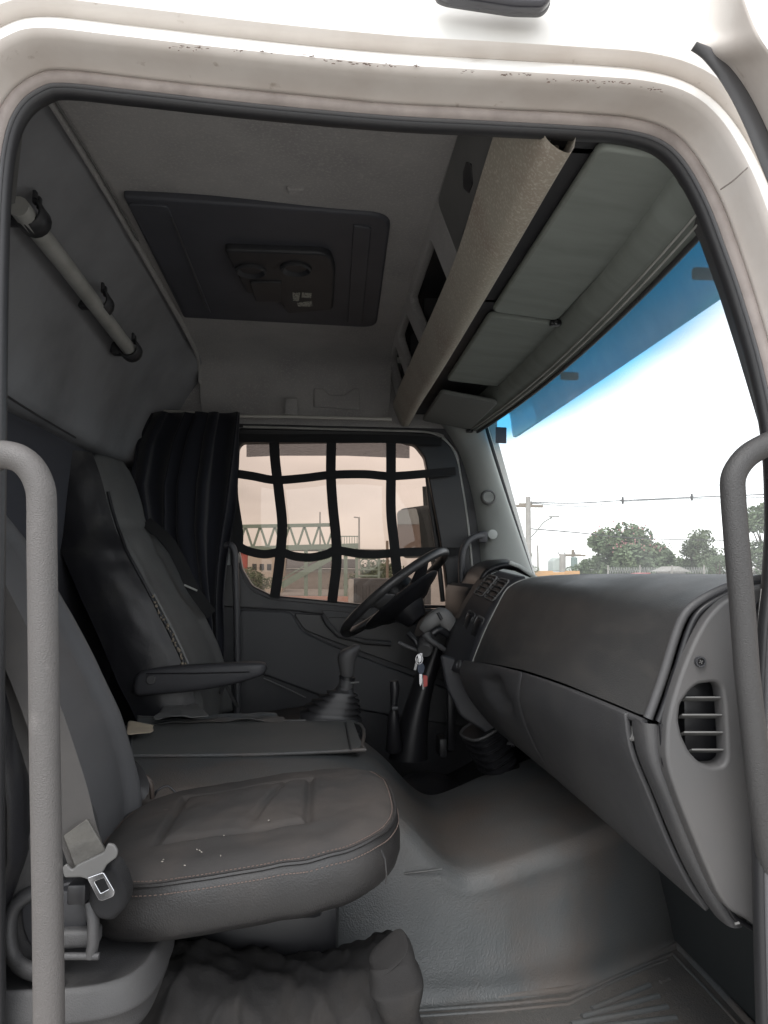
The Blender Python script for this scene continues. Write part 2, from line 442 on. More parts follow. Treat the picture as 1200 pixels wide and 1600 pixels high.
sweep('jamb_ridge', [(.038, .9865), (.044, .987), (.052, .991), (.060, .997), (.066, 1.003), (.069, 1.006)], paint, cab, .0008)
sweep('gutter_groove', [(.069, 1.006), (.0705, 1.002), (.072, .994), (.0745, .987), (.079, .983)], jamb_paint, cab)
sweep('outer_side_skin', [(.079, .983), (.09, .9825), (.12, .985), (.17, .992), (.24, 1.006), (.30, 1.022)], paint, cab)
hole = [tuple(P2[i] + nrm2[i] * .28) for i in range(NP)]
plate('outer_side_panel', [[(-1.6, -1.35), (1.15, -1.35), (1.15, .1), (.97, .6), (.93, 1.0), (.80, 1.16), (-1.6, 1.16)], hole], paint, cab, org=(0, 1.02, 0), depth=.012, b=.002, smoothloops=False)
# paint chips along the ridge: little flakes of bare dark metal with ragged outlines
bm = bmesh.new(); rc = random.Random(3)
chips = [(262, 300, 72, 7), (300, 326, 74, 7), (362, 380, 76, 6), (404, 428, 79, 8), (466, 492, 83, 5), (505, 522, 92, 6), (525, 545, 92, 9), (545, 618, 97, 5), (640, 662, 100, 6), (720, 730, 112, 5), (735, 742, 113, 5), (780, 832, 119, 3), (852, 868, 131, 7), (890, 985, 132, 3), (928, 940, 139, 9), (1000, 1035, 146, 5)]
for u0, u1, vc, hh in chips:
    for _ in range(int((u1 - u0) / 3.2)):
        u = rc.uniform(u0, u1); v = vc + (u - u0) * .06 + rc.gauss(0, hh * .3)
        c = U(u, v + 2 - 9 * sst(640, 900, u), y=.984); a = rc.uniform(0, 3.14); lx = rc.uniform(.0010, .0038); lz = rc.uniform(.0004, .0012)
        ps = []
        for k in range(6):
            t = a + k * math.pi / 3; rr = rc.uniform(.6, 1.2)
            ps.append(bm.verts.new(c + V(math.cos(t) * lx * rr, rc.uniform(-.0004, .0002), math.sin(t) * lz * rr)))
        bm.faces.new(ps)
rustm = M('bare_rusty_metal', (.10, .07, .055), .8)
o = from_bm('paint_chip', bm, rustm, cab); o['kind'] = 'stuff'
tube('panel_joint', [U(1126, 296, y=1.01), U(1145, 283, y=.984), U(1168, 262, y=.984)], .0011, M('sealer_line', (.25, .22, .2), .9), cab, 6)
# roof and shell
ROOFZ = 1.14
grid('roof_panel', [[V(x, y, z + .035 * math.sin(math.pi * (x + 1.6) / 2.5)) for x in (-1.6, -1.2, -.6, 0, .5, .82)] for y, z in ((.965, 1.10), (1.05, 1.15), (1.6, 1.19), (2.2, 1.2), (2.8, 1.19), (3.27, 1.15), (3.35, 1.08))], paint, cab, sub=1)
plate('outer_side_panel', [[(-1.6, -1.35), (1.0, -1.35), (1.0, -.1), (.80, .62), (.80, 1.14), (-1.6, 1.14)],
      pxloop([(352, 676), (690, 676), (712, 690), (732, 760), (744, 930), (742, 1000), (345, 1000), (345, 900)], 3.34)], paint, cab, org=(0, 3.34, 0), depth=.012, b=.002)
box('cab_back_panel', (-1.0, 2.15, -.1), (.02, 2.36, 2.4), plastic_dk, cab)
box('cab_floor', (-.05, 2.2, -1.14), (2.1, 2.4, .06), plastic_dk, cab)
box('windscreen_header', (.80, 2.15, 1.0), (.04, 2.36, .34), paint, cab)

# ---- headliner
rows = []
for yy, dz in ((1.10, -.21), (1.13, -.13), (1.18, -.075), (1.26, -.035), (1.4, -.01), (1.7, 0), (2.1, .004), (2.5, 0), (2.9, 0), (3.08, -.012), (3.16, -.045), (3.2, -.10), (3.215, -.27)):
    rows.append([V(lerp(-.545, .285, i / 16), yy, .93 + dz + .006 * math.sin(i * .4) * (dz > -.02)) for i in range(17)])
grid('headliner', rows, headl, cab, sub=1)
# edge strip at the headliner's back edge
tube('headliner_edge_strip', catmull([V(-.545, 1.16, .85), V(-.545, 1.3, .90), V(-.545, 1.7, .922), V(-.545, 2.4, .924), V(-.545, 3.0, .912), V(-.545, 3.16, .87), V(-.545, 3.19, .80)], 5), .014, headl, cab, 8, ry=.007)
tube('headliner_edge_strip', catmull([V(-.532, 1.16, .845), V(-.532, 1.3, .893), V(-.532, 1.7, .915), V(-.532, 2.05, .917)], 5), .0035, plastic_lt, cab, 6)
# rear wall: padded vinyl, bulged, with a seam
rows = []
for z, x in ((.935, -.545), (.91, -.575), (.86, -.62), (.78, -.675), (.70, -.715), (.60, -.755), (.50, -.79), (.45, -.80), (.425, -.82), (.42, -.87)):
    rows.append([V(x + .012 * noise.noise(V(y * 3, z * 4, 0)) - .02 * sst(3.0, 3.24, y) * 0 + (.09 * sst(2.95, 3.24, y)) * (1 if z < .93 else 0), y, z) for y in [1.08 + 2.17 * k / 26 for k in range(27)]])
grid('rear_wall_panel', rows, wallf, cab, sub=1)
grid('rear_wall_lower', [[V(x, y, z) for y in (1.07, 2, 3.24)] for z, x in ((.43, -.86), (.0, -.88), (-.6, -.88), (-1.08, -.9))], M('rear_wall_carpet', (.06, .062, .075), .95, bump=(400, .5, .002)), cab)
tube('wall_seam', catmull([U(0, 612, x=-.752), U(60, 650, x=-.775), U(118, 684, x=-.79)], 5), .003, plastic_dk, cab, 6)
# far side wall above the door
rows = [[V(x, y, z) for x in (-.9, -.5, -.1, .3, .72)] for z, y in ((.93, 3.235), (.80, 3.235), (.70, 3.225), (.655, 3.205), (.60, 3.20), (.565, 3.22))]
grid('side_wall_panel', rows, headl, cab)
plate('door_surround', [[(-.9, -1.08), (1.0, -1.08), (1.0, -.09), (.885, -.05), (.67, .63), (-.9, .63)],
      roundloop(pxloop([(352, 668), (600, 672), (690, 676), (716, 705), (740, 890), (742, 1010), (700, 1200), (345, 1200), (345, 900)], 3.2), [.01, .01, .04, .1, .05, .05, .05, .02, .02])], plastic_dk, cab, org=(0, 3.2, 0), depth=.05, b=.004)
tube('door_opening_seal', catmull([U(380, 667, y=3.18), U(500, 670, y=3.18), U(600, 673, y=3.18), U(662, 675, y=3.18), U(692, 685, y=3.18), U(712, 712, y=3.18), U(722, 760, y=3.18), U(731, 820, y=3.18), U(738, 890, y=3.18)], 6), .006, alum, cab, 8)
# coat grip + rail bracket on the side wall
plate('coat_grip', [roundloop([(x, z) for x, z in pxloop([(490, 606), (505, 606), (515, 617), (538, 617), (552, 606), (562, 606), (562, 640), (490, 636)], 3.2)], .008)], headl, cab, org=(0, 3.195, 0), depth=.05, b=.008)
# far A pillar
pl = []
for v, ul, ur in ((652, 690, 756), (672, 702, 760), (700, 722, 768), (740, 735, 781), (780, 745, 794), (820, 752, 808), (860, 756, 822), (900, 758, 836), (935, 756, 850)):
    a = U(ul, v, y=3.16); b = U(ur, v, y=3.10); n = 8
    row = []
    for k in range(n + 1):
        q = a.lerp(b, k / n); bulge = math.sin(math.pi * k / n) ** .6
        row.append(V(q.x, q.y - .035 * bulge, q.z))
    row.append(V(b.x + .01, 3.2, b.z))
    row.insert(0, V(a.x - .01, 3.22, a.z))
    pl.append(row)
grid('pillar_trim', pl, pillar_mat, cab, sub=1)
tw = U(763, 777, y=3.085)
twb = lathe('tweeter', tw, (.1, -1, -.03), [(-.01, .001), (-.01, .033), (.004, .033), (.010, .029), (.011, .026), (.004, .024), (.004, .001)], plastic_lt, cab)
bm = bmesh.new()
for k in range(-4, 5):
    hw = math.sqrt(max(.0, .0225 ** 2 - (k * .005) ** 2)); bm_box(bm, tw + V(0, -.008, k * .005), V(hw, 0, 0), V(0, .001, 0), V(0, 0, .0011))
from_bm('tweeter_grille', bm, pillar_mat, twb, False)
lathe('screw_cap', U(770, 835, y=3.078), (.1, -1, 0), [(-.01, .001), (-.01, .021), (-.001, .021), (.0005, .019), (.001, .001)], pillar_mat, cab)
# near A pillar inner trim (behind the seal, right)
rows = []
for v, u in ((180, 1000), (240, 1045), (330, 1095), (420, 1128), (520, 1160), (640, 1196), (800, 1222), (1000, 1224), (1250, 1222), (1600, 1225)):
    a = U(u + 18, v, y=1.10); rows.append([a + V(.0, -.01, 0), a + V(.012, .04, 0), a + V(.03, .10, .0)])
grid('near_pillar_trim', rows, plastic, cab)
# hinge pillar sliver at the right edge
rows = [[V(U(u, v, y=1.07).x, 1.075, U(u, v, y=1.07).z), V(U(u, v, y=1.07).x + .006, 1.062, U(u, v, y=1.07).z), V(U(u, v, y=1.07).x + .1, 1.062, U(u, v, y=1.07).z)] for u, v in ((1192, 920), (1184, 1000), (1181, 1100), (1180, 1198), (1180, 1202), (1184, 1320), (1190, 1460), (1195, 1600), (1200, 1750))]
grid('hinge_pillar_trim', rows, M('pale_trim', (.33, .32, .31), .5), cab, angle=40)
# firewall and kick panel
grid('kick_panel', [[V(x + dx, y, z) for y, x in ((1.08, .935), (1.4, .93), (1.8, .918), (2.3, .91), (3.2, .91))] for z, dx in ((-.02, -.03), (-.4, -.055), (-.62, -.075), (-.80, -.04), (-.95, 0), (-1.1, .01))], M('kick_vinyl', (.03, .034, .036), .6, bump=(300, .5, .001)), cab)
grid('kick_panel', [[V(.70, 1.10, z), V(.82, 1.095, z), V(1.0, 1.10, z)] for z in (0, -.4, -.6, -1.1)], plastic_dk, cab)

# windscreen and its black border, shade band at the top
def wtop(y): return .715 + .115 * (1 - ((y - 2.13) / 1.03) ** 2)
def wbot(y): return .925 + .20 * (1 - ((y - 2.13) / 1.03) ** 2)
ws = empty('windscreen', (1.0, 2.13, -.04), 'clear windscreen with a blue shade band across its top', 'windscreen')
rows = []
for k in range(13):
    t = k / 12; rows.append([V(lerp(wtop(y) - .03, wbot(y), t), y, lerp(.74, -.06, t)) for y in [1.10 + 2.06 * j / 24 for j in range(25)]])
clear = glassmat('windscreen_glass', (.93, .95, .95), haze=.22, band=(.165, .27, (.07, .42, .72)))  # film here imitates glare and the dashboard's reflection
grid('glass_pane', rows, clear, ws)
tube('glass_rubber', [V(wtop(y) - .05, y, .745) for y in [1.08 + 2.1 * j / 24 for j in range(25)]], .02, rubber, ws, 8)
tube('glass_rubber', [V(wbot(y) + .01, y, -.065) for y in [1.08 + 2.1 * j / 24 for j in range(25)]], .02, rubber, ws, 8)
tube('glass_rubber', [V(.695, 3.165, .66), V(.805, 3.165, .3), V(.92, 3.165, -.06)], .012, rubber, ws, 8)
plate('band_sticker', [rrect(-.024, -.034, .024, .034, .003)], M('sticker_grey', (.10, .10, .115), .6), ws, org=U(783, 680, y=3.0), ex=(1, .12, .0), ey=(.25, 0, 1), depth=.002, b=.0005)

# header panel above the windscreen
hp = empty('header_panel', (.66, 2.1, .6), 'grey fabric header panel with double trim lines along the windscreen top', 'trim panel')
ys = [1.12 + 2.0 * k / 20 for k in range(21)]
def hx(y): return .635 + .050 * (1 - ((y - 2.13) / 1.03) ** 2)
rows = [[V(x + hx(y) - .66, y, z) for y in ys] for x, z in ((.585, .68), (.59, .645), (.60, .628), (.625, .612), (.65, .602), (.672, .598), (.685, .604), (.70, .64), (.72, .70))]
grid('panel', rows, visorf, hp, sub=1)
for dx, dz in ((.640, .6035), (.652, .5985)):
    tube('trim_line', [V(dx + hx(y) - .66, y, dz) for y in ys], .0022, alum, hp, 6)
tube('edge_bead', [V(.672 + hx(y) - .66, y, .596) for y in ys], .006, plastic_dk, hp, 8)
grid('roof_filler', [[V(x, y, z) for y in (1.1, 3.2)] for x, z in ((.40, .80), (.62, .72), (.78, .72))], plastic_dk, hp)

# exterior sun visor (blue) in front of the windscreen
ev = empty('exterior_sun_visor', (.95, 2.1, .6), 'dark blue tinted plastic sun visor mounted outside above the windscreen', 'sun visor')
def vbx(y): return .90 + .10 * (1 - ((y - 2.13) / 1.25) ** 2)
rows = []
for t, dx, z in ((0, -.14, .95), (.2, -.10, .88), (.4, -.05, .83), (.6, -.015, .775), (.8, 0, .715), (1, .0, .65)):
    rows.append([V(vbx(y) + dx, y, z if t < .9 else .645 * vbx(y) / .93) for y in [.88 + 2.55 * j / 26 for j in range(27)]])
visg = glassmat('blue_acrylic', (.08, .43, .47), haze=.04, hazecol=(.05, .35, .5), ior=1.35)
grid('visor_shell', rows, visg, ev, sub=1, sol=.004)
for y in (1.75, 2.75):
    box('bracket', (vbx(y) - .03, y, .76), (.07, .02, .03), plastic_dk, ev, .006)
# its painted side cheek with grey gasket, top right of the picture
cheek = roundloop(pxloop([(1112, -60), (1112, 10), (1104, 50), (1090, 72), (1120, 92), (1160, 145), (1195, 215), (1225, 280), (1260, 280), (1235, 150), (1205, 70), (1175, 20), (1150, -60)], .93), .01)
ckl = catmull([U(1118, -60, y=.97), U(1112, 10, y=.965), U(1104, 50, y=.96), U(1092, 74, y=.95), U(1122, 94, y=.945), U(1162, 146, y=.945), U(1198, 215, y=.945), U(1230, 290, y=.945)], 4)
ckr = catmull([U(1150, -60, y=.80), U(1165, -10, y=.80), U(1180, 30, y=.80), U(1195, 60, y=.80), U(1215, 90, y=.81), U(1230, 130, y=.82), U(1250, 190, y=.83), U(1270, 260, y=.84)], 4)
grid('side_cheek', [[a.lerp(b, k / 5) + V(0, .01 * math.sin(math.pi * k / 5), 0) for k in range(6)] for a, b in zip(ckl, ckr)], jamb_paint, ev, sub=1, sol=.006)
gk = catmull([U(1084, 72, y=.915), U(1110, 88, y=.915), U(1145, 128, y=.915), U(1175, 185, y=.915), U(1200, 245, y=.915), U(1240, 340, y=.915)], 5)
tube('cheek_gasket', gk, .008, rubber_grey, ev, 10, up=(0, 1, 0), ry=[.004 + .010 * min(1, k / 10) for k in range(len(gk))])
plate('slot', [rrect(-.007, -.0018, .007, .0018, .0015)], plastic_blk, ev, org=U(1162, 100, y=.905), ex=(1, 0, -.9), ey=(.9, 0, 1), depth=.003, b=.0004)

# marker lamp on the outer roof edge
ml = empty('marker_lamp', U(770, 5, y=.96), 'dark rounded marker lamp on the white roof side at the top edge', 'marker lamp')
lens = [[], []]
pts_ml = pxloop([(680, -30), (860, -30), (857, 12), (845, 23), (800, 22), (700, 7), (684, 1)], .955)
plate('lens', [roundloop(pts_ml, .010)], M('smoked_lens', (.05, .05, .06), .25, coat=.5), ml, org=(0, .935, 0), depth=.03, b=.008, seg=4)
plate('base', [roundloop([((x - .235) * 1.03 + .235, (z - .78) * 1.05 + .78) for x, z in pts_ml], .010)], rubber_grey, ml, org=(0, .952, 0), depth=.01, b=.002)

# ================================================================== ROOF FITTINGS
rc_ = empty('roof_cooler', (-.18, 2.35, .93), 'large dark rectangular cooler panel set in the cab ceiling with controls in its middle', 'ceiling unit')
up = dict(org=(0, 0, 0), ex=(1, 0, 0), ey=(0, -1, 0))
def ceil_loop(pts, z):
    o = []
    for u, v in pts:
        q = U(u, v, z=z); o.append((q.x, -q.y))
    return o
def ceilplate(name, loops, m, par, z, depth=.02, b=.004, **k):
    # faces down: ex x ey = (1,0,0)x(0,-1,0) = (0,0,-1)
    return plate(name, loops, m, par, org=(0, 0, z), ex=(1, 0, 0), ey=(0, -1, 0), depth=depth, b=b, **k)
ceilplate('panel', [roundloop(ceil_loop([(192, 308), (612, 338), (588, 513), (287, 497)], .915), [.01, .07, .07, .01], 6)], hatchm, rc_, .915, .03, .008)
ceilplate('rear_cover', [roundloop(ceil_loop([(200, 318), (262, 322), (330, 490), (290, 488)], .912), .01)], hatchm, rc_, .910, .01, .002)
ceilplate('air_slot', [roundloop(ceil_loop([(552, 352), (580, 356), (566, 505), (543, 503)], .912), .008)], hatchm, rc_, .909, .01, .003)
hs_loop = roundloop(ceil_loop([(350, 388), (515, 394), (524, 420), (520, 482), (450, 488), (432, 462), (385, 455), (372, 430)], .90), [.02, .04, .04, .02, .02, .02, .02, .02], 5)
ceilplate('control_housing', [hs_loop], plastic_dk, rc_, .893, .03, .008)
for u, v in ((392, 422), (462, 419)):
    c = U(u, v, z=.893)
    lathe('air_nozzle', c, (0, 0, -1), [(-.01, .001), (-.01, .047), (.006, .047), (.010, .042), (.004, .036), (-.002, .030), (-.002, .001)], plastic_dk, rc_, 28)
ceilplate('button_plate', [roundloop(ceil_loop([(390, 440), (440, 440), (440, 470), (400, 470)], .89), .01)], plastic_dk, rc_, .886, .01, .003)
stk = [ceil_loop(q, .889) for q in ([(457, 459), (469, 459), (467, 472), (458, 471)], [(472, 459), (487, 460), (486, 467), (471, 466)], [(464, 475), (487, 472), (488, 480), (466, 480)])]
for q in stk: ceilplate('label_sticker', [q], M('label_paper', (.42, .43, .38), .4, mottle=((.08, .08, .08), 160, .5, .56)), rc_, .8915, .003, .0003)
tube('panel_groove', [U(268, 340, z=.905), U(300, 420, z=.905), U(322, 482, z=.905)], .002, plastic, rc_, 5)
# dome recess near the door, small clip
gl = empty('ceiling_lamp', U(535, 190, y=1.16), 'dark oval interior lamp in the ceiling right at the door edge', 'interior lamp')
lp = ceil_loop([(438, 180), (640, 192), (610, 202), (520, 200), (465, 192)], .845)
ceilplate('lens', [roundloop(lp, .03, 5)], plastic_dk, gl, .842, .02, .006)
cl = ceilplate('ceiling_clip', [roundloop(ceil_loop([(448, 298), (476, 299), (474, 307), (450, 306)], .915), .006)], headl, None, .918, .02, .004)
tag(cl, 'small fabric covered clip on the ceiling just before the cooler panel', 'clip')

# grey tube with clips on the rear wall
hb = empty('bunk_rail', U(120, 440, x=-.64), 'grey metal tube held in dark clips high on the padded rear wall', 'rail')
rp = [U(28, 322, x=-.645), U(100, 412, x=-.645), U(206, 552, x=-.645)]
tube('tube', rp, .022, alum, hb, 14)
rd = (rp[2] - rp[0]).normalized()
for (u, v) in ((48, 338), (155, 472), (203, 546)):
    c = U(u, v, x=-.645); rows = []
    bm = bmesh.new()
    ring = []
    for k in range(13):
        t = R_(125 + 290 * k / 12)
        ring.append((math.cos(t), math.sin(t)))
    rows = []
    for s in (-.03, .03):
        rows.append([c + rd * s + V(0, 0, 1) * (z * .031) + V(1, 0, 0) * (x * .031) for x, z in ring])
    bm_grid(bm, rows); o = from_bm('clip', bm, plastic_dk, hb); solid(o, .007, 0)
    box('clip_foot', c + V(-.04, 0, 0), (.035, .04, .04), plastic_dk, hb, .006)
    for s in (-1, 1):
        box('clip_finger', c + rd * .012 * s + V(.012, 0, .036), (.008, .016, .03), plastic_dk, hb, .003)
sg = strap('reflection_strip', catmull([U(30, 215, x=-.60), U(24, 260, x=-.62), U(18, 318, x=-.64)], 4), .028, .004, plastic_lt, None, up=(1, 0, 0))  # added pale strip drawn where there is only a reflection
tag(sg, 'pale strip standing in for a reflection beside the upper end of the rear wall rail', 'reflection')

# ================================================================== OVERHEAD SHELF
sh = empty('overhead_shelf', (.35, 2.1, .66), 'fabric covered storage shelf with open bins above the windscreen', 'shelf')
A0, B0 = V(.268, 0, .935), V(.335, 0, .685)
fy = (B0 - A0).normalized(); flen = (B0 - A0).length
# frame: ex=+y ; ey = towards beam ; normal = ex x ey  -> should face -x side (towards the cab rear / down)
# (0,1,0)x(.26,0,-.97)=(-.97,0,-.26) ok
def shp(name, loops, m, d=0, depth=.02, b=.005, **k):
    en = V(0, 1, 0).cross(fy); return plate(name, loops, m, sh, org=A0 + en * d, ex=(0, 1, 0), ey=fy, depth=depth, b=b, **k)
b2 = roundloop([(1.93, .03), (2.40, .03), (2.30, .215), (1.86, .215)], .03)
b3 = roundloop([(2.52, .03), (2.80, .03), (2.74, .215), (2.41, .215)], .03)
b4 = roundloop([(2.90, .03), (3.12, .03), (3.12, .215), (2.85, .215)], .03)
b1 = roundloop([(1.36, .02), (1.74, .02), (1.68, .225), (1.20, .225), (1.20, .12)], .03)
shp('front_board', [[(1.10, -.01), (3.22, -.01), (3.22, flen), (1.10, flen)], b1, b2, b3, b4], headl, 0, .03, .008)
shp('bin_cover', [roundloop([(1.345, .015), (1.755, .015), (1.69, .23), (1.185, .23), (1.185, .13)], .03)], plastic_lt, .004, .016, .006)
shp('cover_frame', [roundloop([(1.21, .175), (1.62, .175), (1.60, .222), (1.21, .222)], .015)], plastic_lt, .012, .01, .004)
hx0 = [(1.43, .105), (1.455, .085), (1.495, .085), (1.52, .108), (1.495, .135), (1.455, .135)]
shp('latch_recess', [roundloop(hx0, .006)], plastic_blk, .006, .004, .001)
box('bin_back', (.50, 2.15, .81), (.01, 2.1, .24), plastic_lt, sh)
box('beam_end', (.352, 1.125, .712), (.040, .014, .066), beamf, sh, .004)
box('end_cap', (.53, 1.078, .84), (.46, .016, .25), plastic_dk, sh, .006)
box('bin_floor', (.46, 2.15, .695), (.24, 2.1, .01), plastic_dk, sh)
box('bin_top', (.5, 2.15, .95), (.6, 2.1, .01), plastic_dk, sh)
for y in (1.13, 1.81, 2.44, 2.83, 3.19): box('divider', (.45, y, .81), (.24, .02, .24), plastic, sh)
for y in (2.1, 2.62): box('bin_ledge', (.40, y, .80), (.01, .35, .006), plastic_lt, sh, .002)
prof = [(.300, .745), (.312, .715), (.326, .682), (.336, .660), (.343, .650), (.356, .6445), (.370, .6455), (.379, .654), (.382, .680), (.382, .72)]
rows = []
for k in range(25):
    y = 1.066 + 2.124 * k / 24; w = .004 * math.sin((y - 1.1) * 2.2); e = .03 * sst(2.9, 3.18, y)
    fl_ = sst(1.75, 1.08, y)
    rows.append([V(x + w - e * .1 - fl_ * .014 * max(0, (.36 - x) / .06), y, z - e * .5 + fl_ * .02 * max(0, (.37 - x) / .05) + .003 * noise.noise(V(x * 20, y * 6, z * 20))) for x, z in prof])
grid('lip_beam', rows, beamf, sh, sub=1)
# junk in the last bin
bb = bmesh.new()
for k in range(8):
    bm_box(bb, V(.38 + .03 * random.random(), 2.93 + .02 * k, .73 + .03 * random.random()), V(.012, .004, 0), V(-.003, .01, .004), V(0, 0, .02 * random.random() + .008), .002)
tj = from_bm('loose_oddments', bb, M('shiny_black_wrap', (.02, .02, .025), .15), None); tag(tj, 'shiny dark oddments lying in the farthest overhead bin', 'oddments')

# visor underside and three visors
box('underside_board', (.50, 2.13, .700), (.26, 2.13, .015), visorf, sh)
def visor(lbl, y0, y1, z0, z1, x0=.425, x1=.590, m=visorf):
    e = empty('sun_visor', (.42, (y0 + y1) / 2, z0), lbl, 'sun visor', 'interior sun visors folded up along the windscreen header')
    ex = V(0, 1, 0); ey = V(x1 - x0, 0, z1 - z0).normalized(); L_ = V(x1 - x0, 0, z1 - z0).length
    # (0,1,0)x(1,0,0)=(0,0,-1): faces down
    plate('visor_panel', [rrect(0, 0, y1 - y0, L_, .02)], m, e, org=(x0, y0, z0), ex=ex, ey=ey, depth=.018, b=.007, seg=3)
    tube('pivot_rod', [V(x1 - .008, y1 - .012, z1 - .004), V(x1 + .004, y1 + .02, z1 - .004), V(x1 + .012, y1 + .022, z1 + .02)], .005, plastic_blk, e, 8)
    box('pivot_clip', (x1 - .002, y1 + .01, z1 - .002), (.03, .022, .014), plastic_blk, e, .004)
    return e
visor('near wide grey sun visor folded up, nearest the open door', 1.085, 1.835, .670, .652, .425, .600)
visor('middle grey sun visor folded up, its edge clip showing', 1.865, 2.535, .670, .652, .425, .625)
visor('far dark grey sun visor hanging slightly lower than the others', 2.58, 3.08, .636, .602, .41, .62, m=M('visor_fabric_dark', (.15, .157, .15), .85, bump=(450, .4, .001)))
# ================================================================== DRIVER'S DOOR (far side)
YF = 3.20
door = empty('driver_door', (-.1, YF, -.9), 'closed driver side door with tinted window across the cab', 'truck door')
glass_px = [(374, 700), (380, 693), (622, 690), (648, 697), (662, 715), (668, 745), (684, 830), (694, 890), (700, 946), (560, 943), (425, 930), (395, 915), (380, 890), (372, 850), (368, 770)]
gl_loop = roundloop(pxloop(glass_px, YF), .012, 3)
fr_loop = roundloop(pxloop([(350, 670), (600, 675), (672, 678), (696, 690), (714, 715), (726, 790), (740, 950), (345, 950)], YF), [.02, .02, .02, .04, .04, .03, .01, .01])
plate('window_frame', [fr_loop, gl_loop], plastic_blk, door, org=(0, YF - .025, 0), depth=.06, b=.006)
tint = glassmat('tinted_window', (.335, .262, .218), haze=.06, hazecol=(.62, .55, .47), ior=1.3)
x0, x1 = U(355, 800, y=3.23).x, U(706, 800, y=3.23).x
grid('window_glass', [[V(x, 3.235 + .0 * z, z) for x in (x0, (x0 + x1) / 2, x1)] for z in (.62, .25, -.18)], tint, door)
plate('rain_guard', [pxloop([(385, 690), (520, 686), (640, 688), (640, 716), (540, 712), (436, 712), (385, 714)], 3.30)], glassmat('smoked_acrylic', (.45, .45, .46), haze=.03, ior=1.35), door, org=(0, 3.30, 0), depth=.004, b=.001)
tube('division_bar', [U(667, 738, y=3.225), U(673, 790, y=3.225), U(684, 862, y=3.225), U(692, 940, y=3.225)], .011, plastic, door, 8)
# inner panel with sill, armrest shelf and pocket
plate('sill_strip', [pxloop([(340, 880), (372, 885), (380, 905), (396, 924), (425, 936), (560, 949), (700, 952), (742, 955), (742, 985), (560, 968), (460, 955), (340, 948)], 3.165)], plastic, door, org=(0, 3.165, 0), depth=.03, b=.008, seg=3)
plate('inner_panel', [roundloop(pxloop([(340, 945), (460, 954), (560, 967), (745, 985), (745, 1230), (340, 1230)], 3.175), .01)], plastic_dk, door, org=(0, 3.175, 0), depth=.03, b=.004)
pan = pxloop([(372, 952), (455, 956), (470, 985), (510, 1005), (600, 1040), (740, 1090), (740, 1140), (560, 1110), (372, 1040)], 3.15)
plate('armrest_panel', [roundloop(pan, .03)], M('door_trim_grey', (.055, .056, .06), .55, bump=(700, .3, .001)), door, org=(0, 3.15, 0), depth=.03, b=.010, seg=3)
plate('door_pocket', [roundloop(pxloop([(458, 958), (520, 962), (640, 975), (742, 985), (742, 1082), (610, 1035), (515, 1000), (476, 985)], 3.155), .02)], plastic_blk, door, org=(0, 3.158, 0), depth=.01, b=.003)
tube('pull_handle', [U(505, 962, y=3.14), U(512, 975, y=3.12), U(528, 992, y=3.11), U(570, 1003, y=3.12), U(610, 1006, y=3.14)], .012, plastic, door, 10)
tube('trim_line', [U(412, 1060, y=3.13), U(440, 1072, y=3.13), U(478, 1090, y=3.13)], .003, plastic_lt, door, 6)
plate('release_handle', [roundloop(pxloop([(502, 953), (560, 958), (560, 966), (510, 966)], 3.14), .006)], plastic, door, org=(0, 3.15, 0), depth=.012, b=.003)
# lock pin
lathe('lock_pin', U(372, 868, y=3.14), (0, -.2, 1), [(-.03, .006), (.0, .006), (.005, .004), (.01, .001)], alum, door, 10)
# B pillar belt and white strip
wp = plate('door_edge_strip', [pxloop([(346, 850), (358, 820), (360, 886), (345, 886)], 3.17)], M('pale_pillar', (.45, .46, .46), .5), cab, org=(0, 3.17, 0), depth=.01, b=.002)

# black strap net over the window
net = empty('window_net', (-.1, 3.15, 0), 'black strap net hanging in sagging squares over the driver side window', 'net')
YN = 3.13
def vst(pts): strap('upright_strap', catmull([U(u, v, y=YN) for u, v in pts], 5), .042, .004, netm, net)
def hst(pts): strap('cross_strap', catmull([U(u, v, y=YN - .004) for u, v in pts], 5), .036, .004, netm, net)
vst([(428, 683), (430, 720), (436, 770), (441, 820), (438, 865), (434, 900), (429, 934)])
vst([(518, 683), (517, 740), (520, 790), (525, 840), (526, 880), (522, 915), (519, 940)])
vst([(611, 683), (611, 740), (611, 800), (616, 850), (620, 890), (628, 935)])
vst([(366, 683), (366, 720), (364, 770), (372, 830), (371, 862)])
hst([(362, 739), (395, 744), (430, 750), (475, 747), (518, 742), (570, 741), (611, 744), (668, 740), (712, 736)])
hst([(368, 850), (385, 860), (412, 866), (438, 863), (460, 869), (485, 871), (510, 866), (526, 860), (560, 865), (590, 866), (617, 864), (650, 862), (720, 862)])
hst([(360, 684), (430, 685), (520, 685), (611, 686), (690, 690)])
for u, v in ((437, 749), (518, 742), (611, 743), (438, 864), (526, 862), (618, 864)):
    strap('stitched_cross', [U(u - 8, v - 1, y=YN - .009), U(u + 8, v + 1, y=YN - .009)], .030, .003, netm, net)

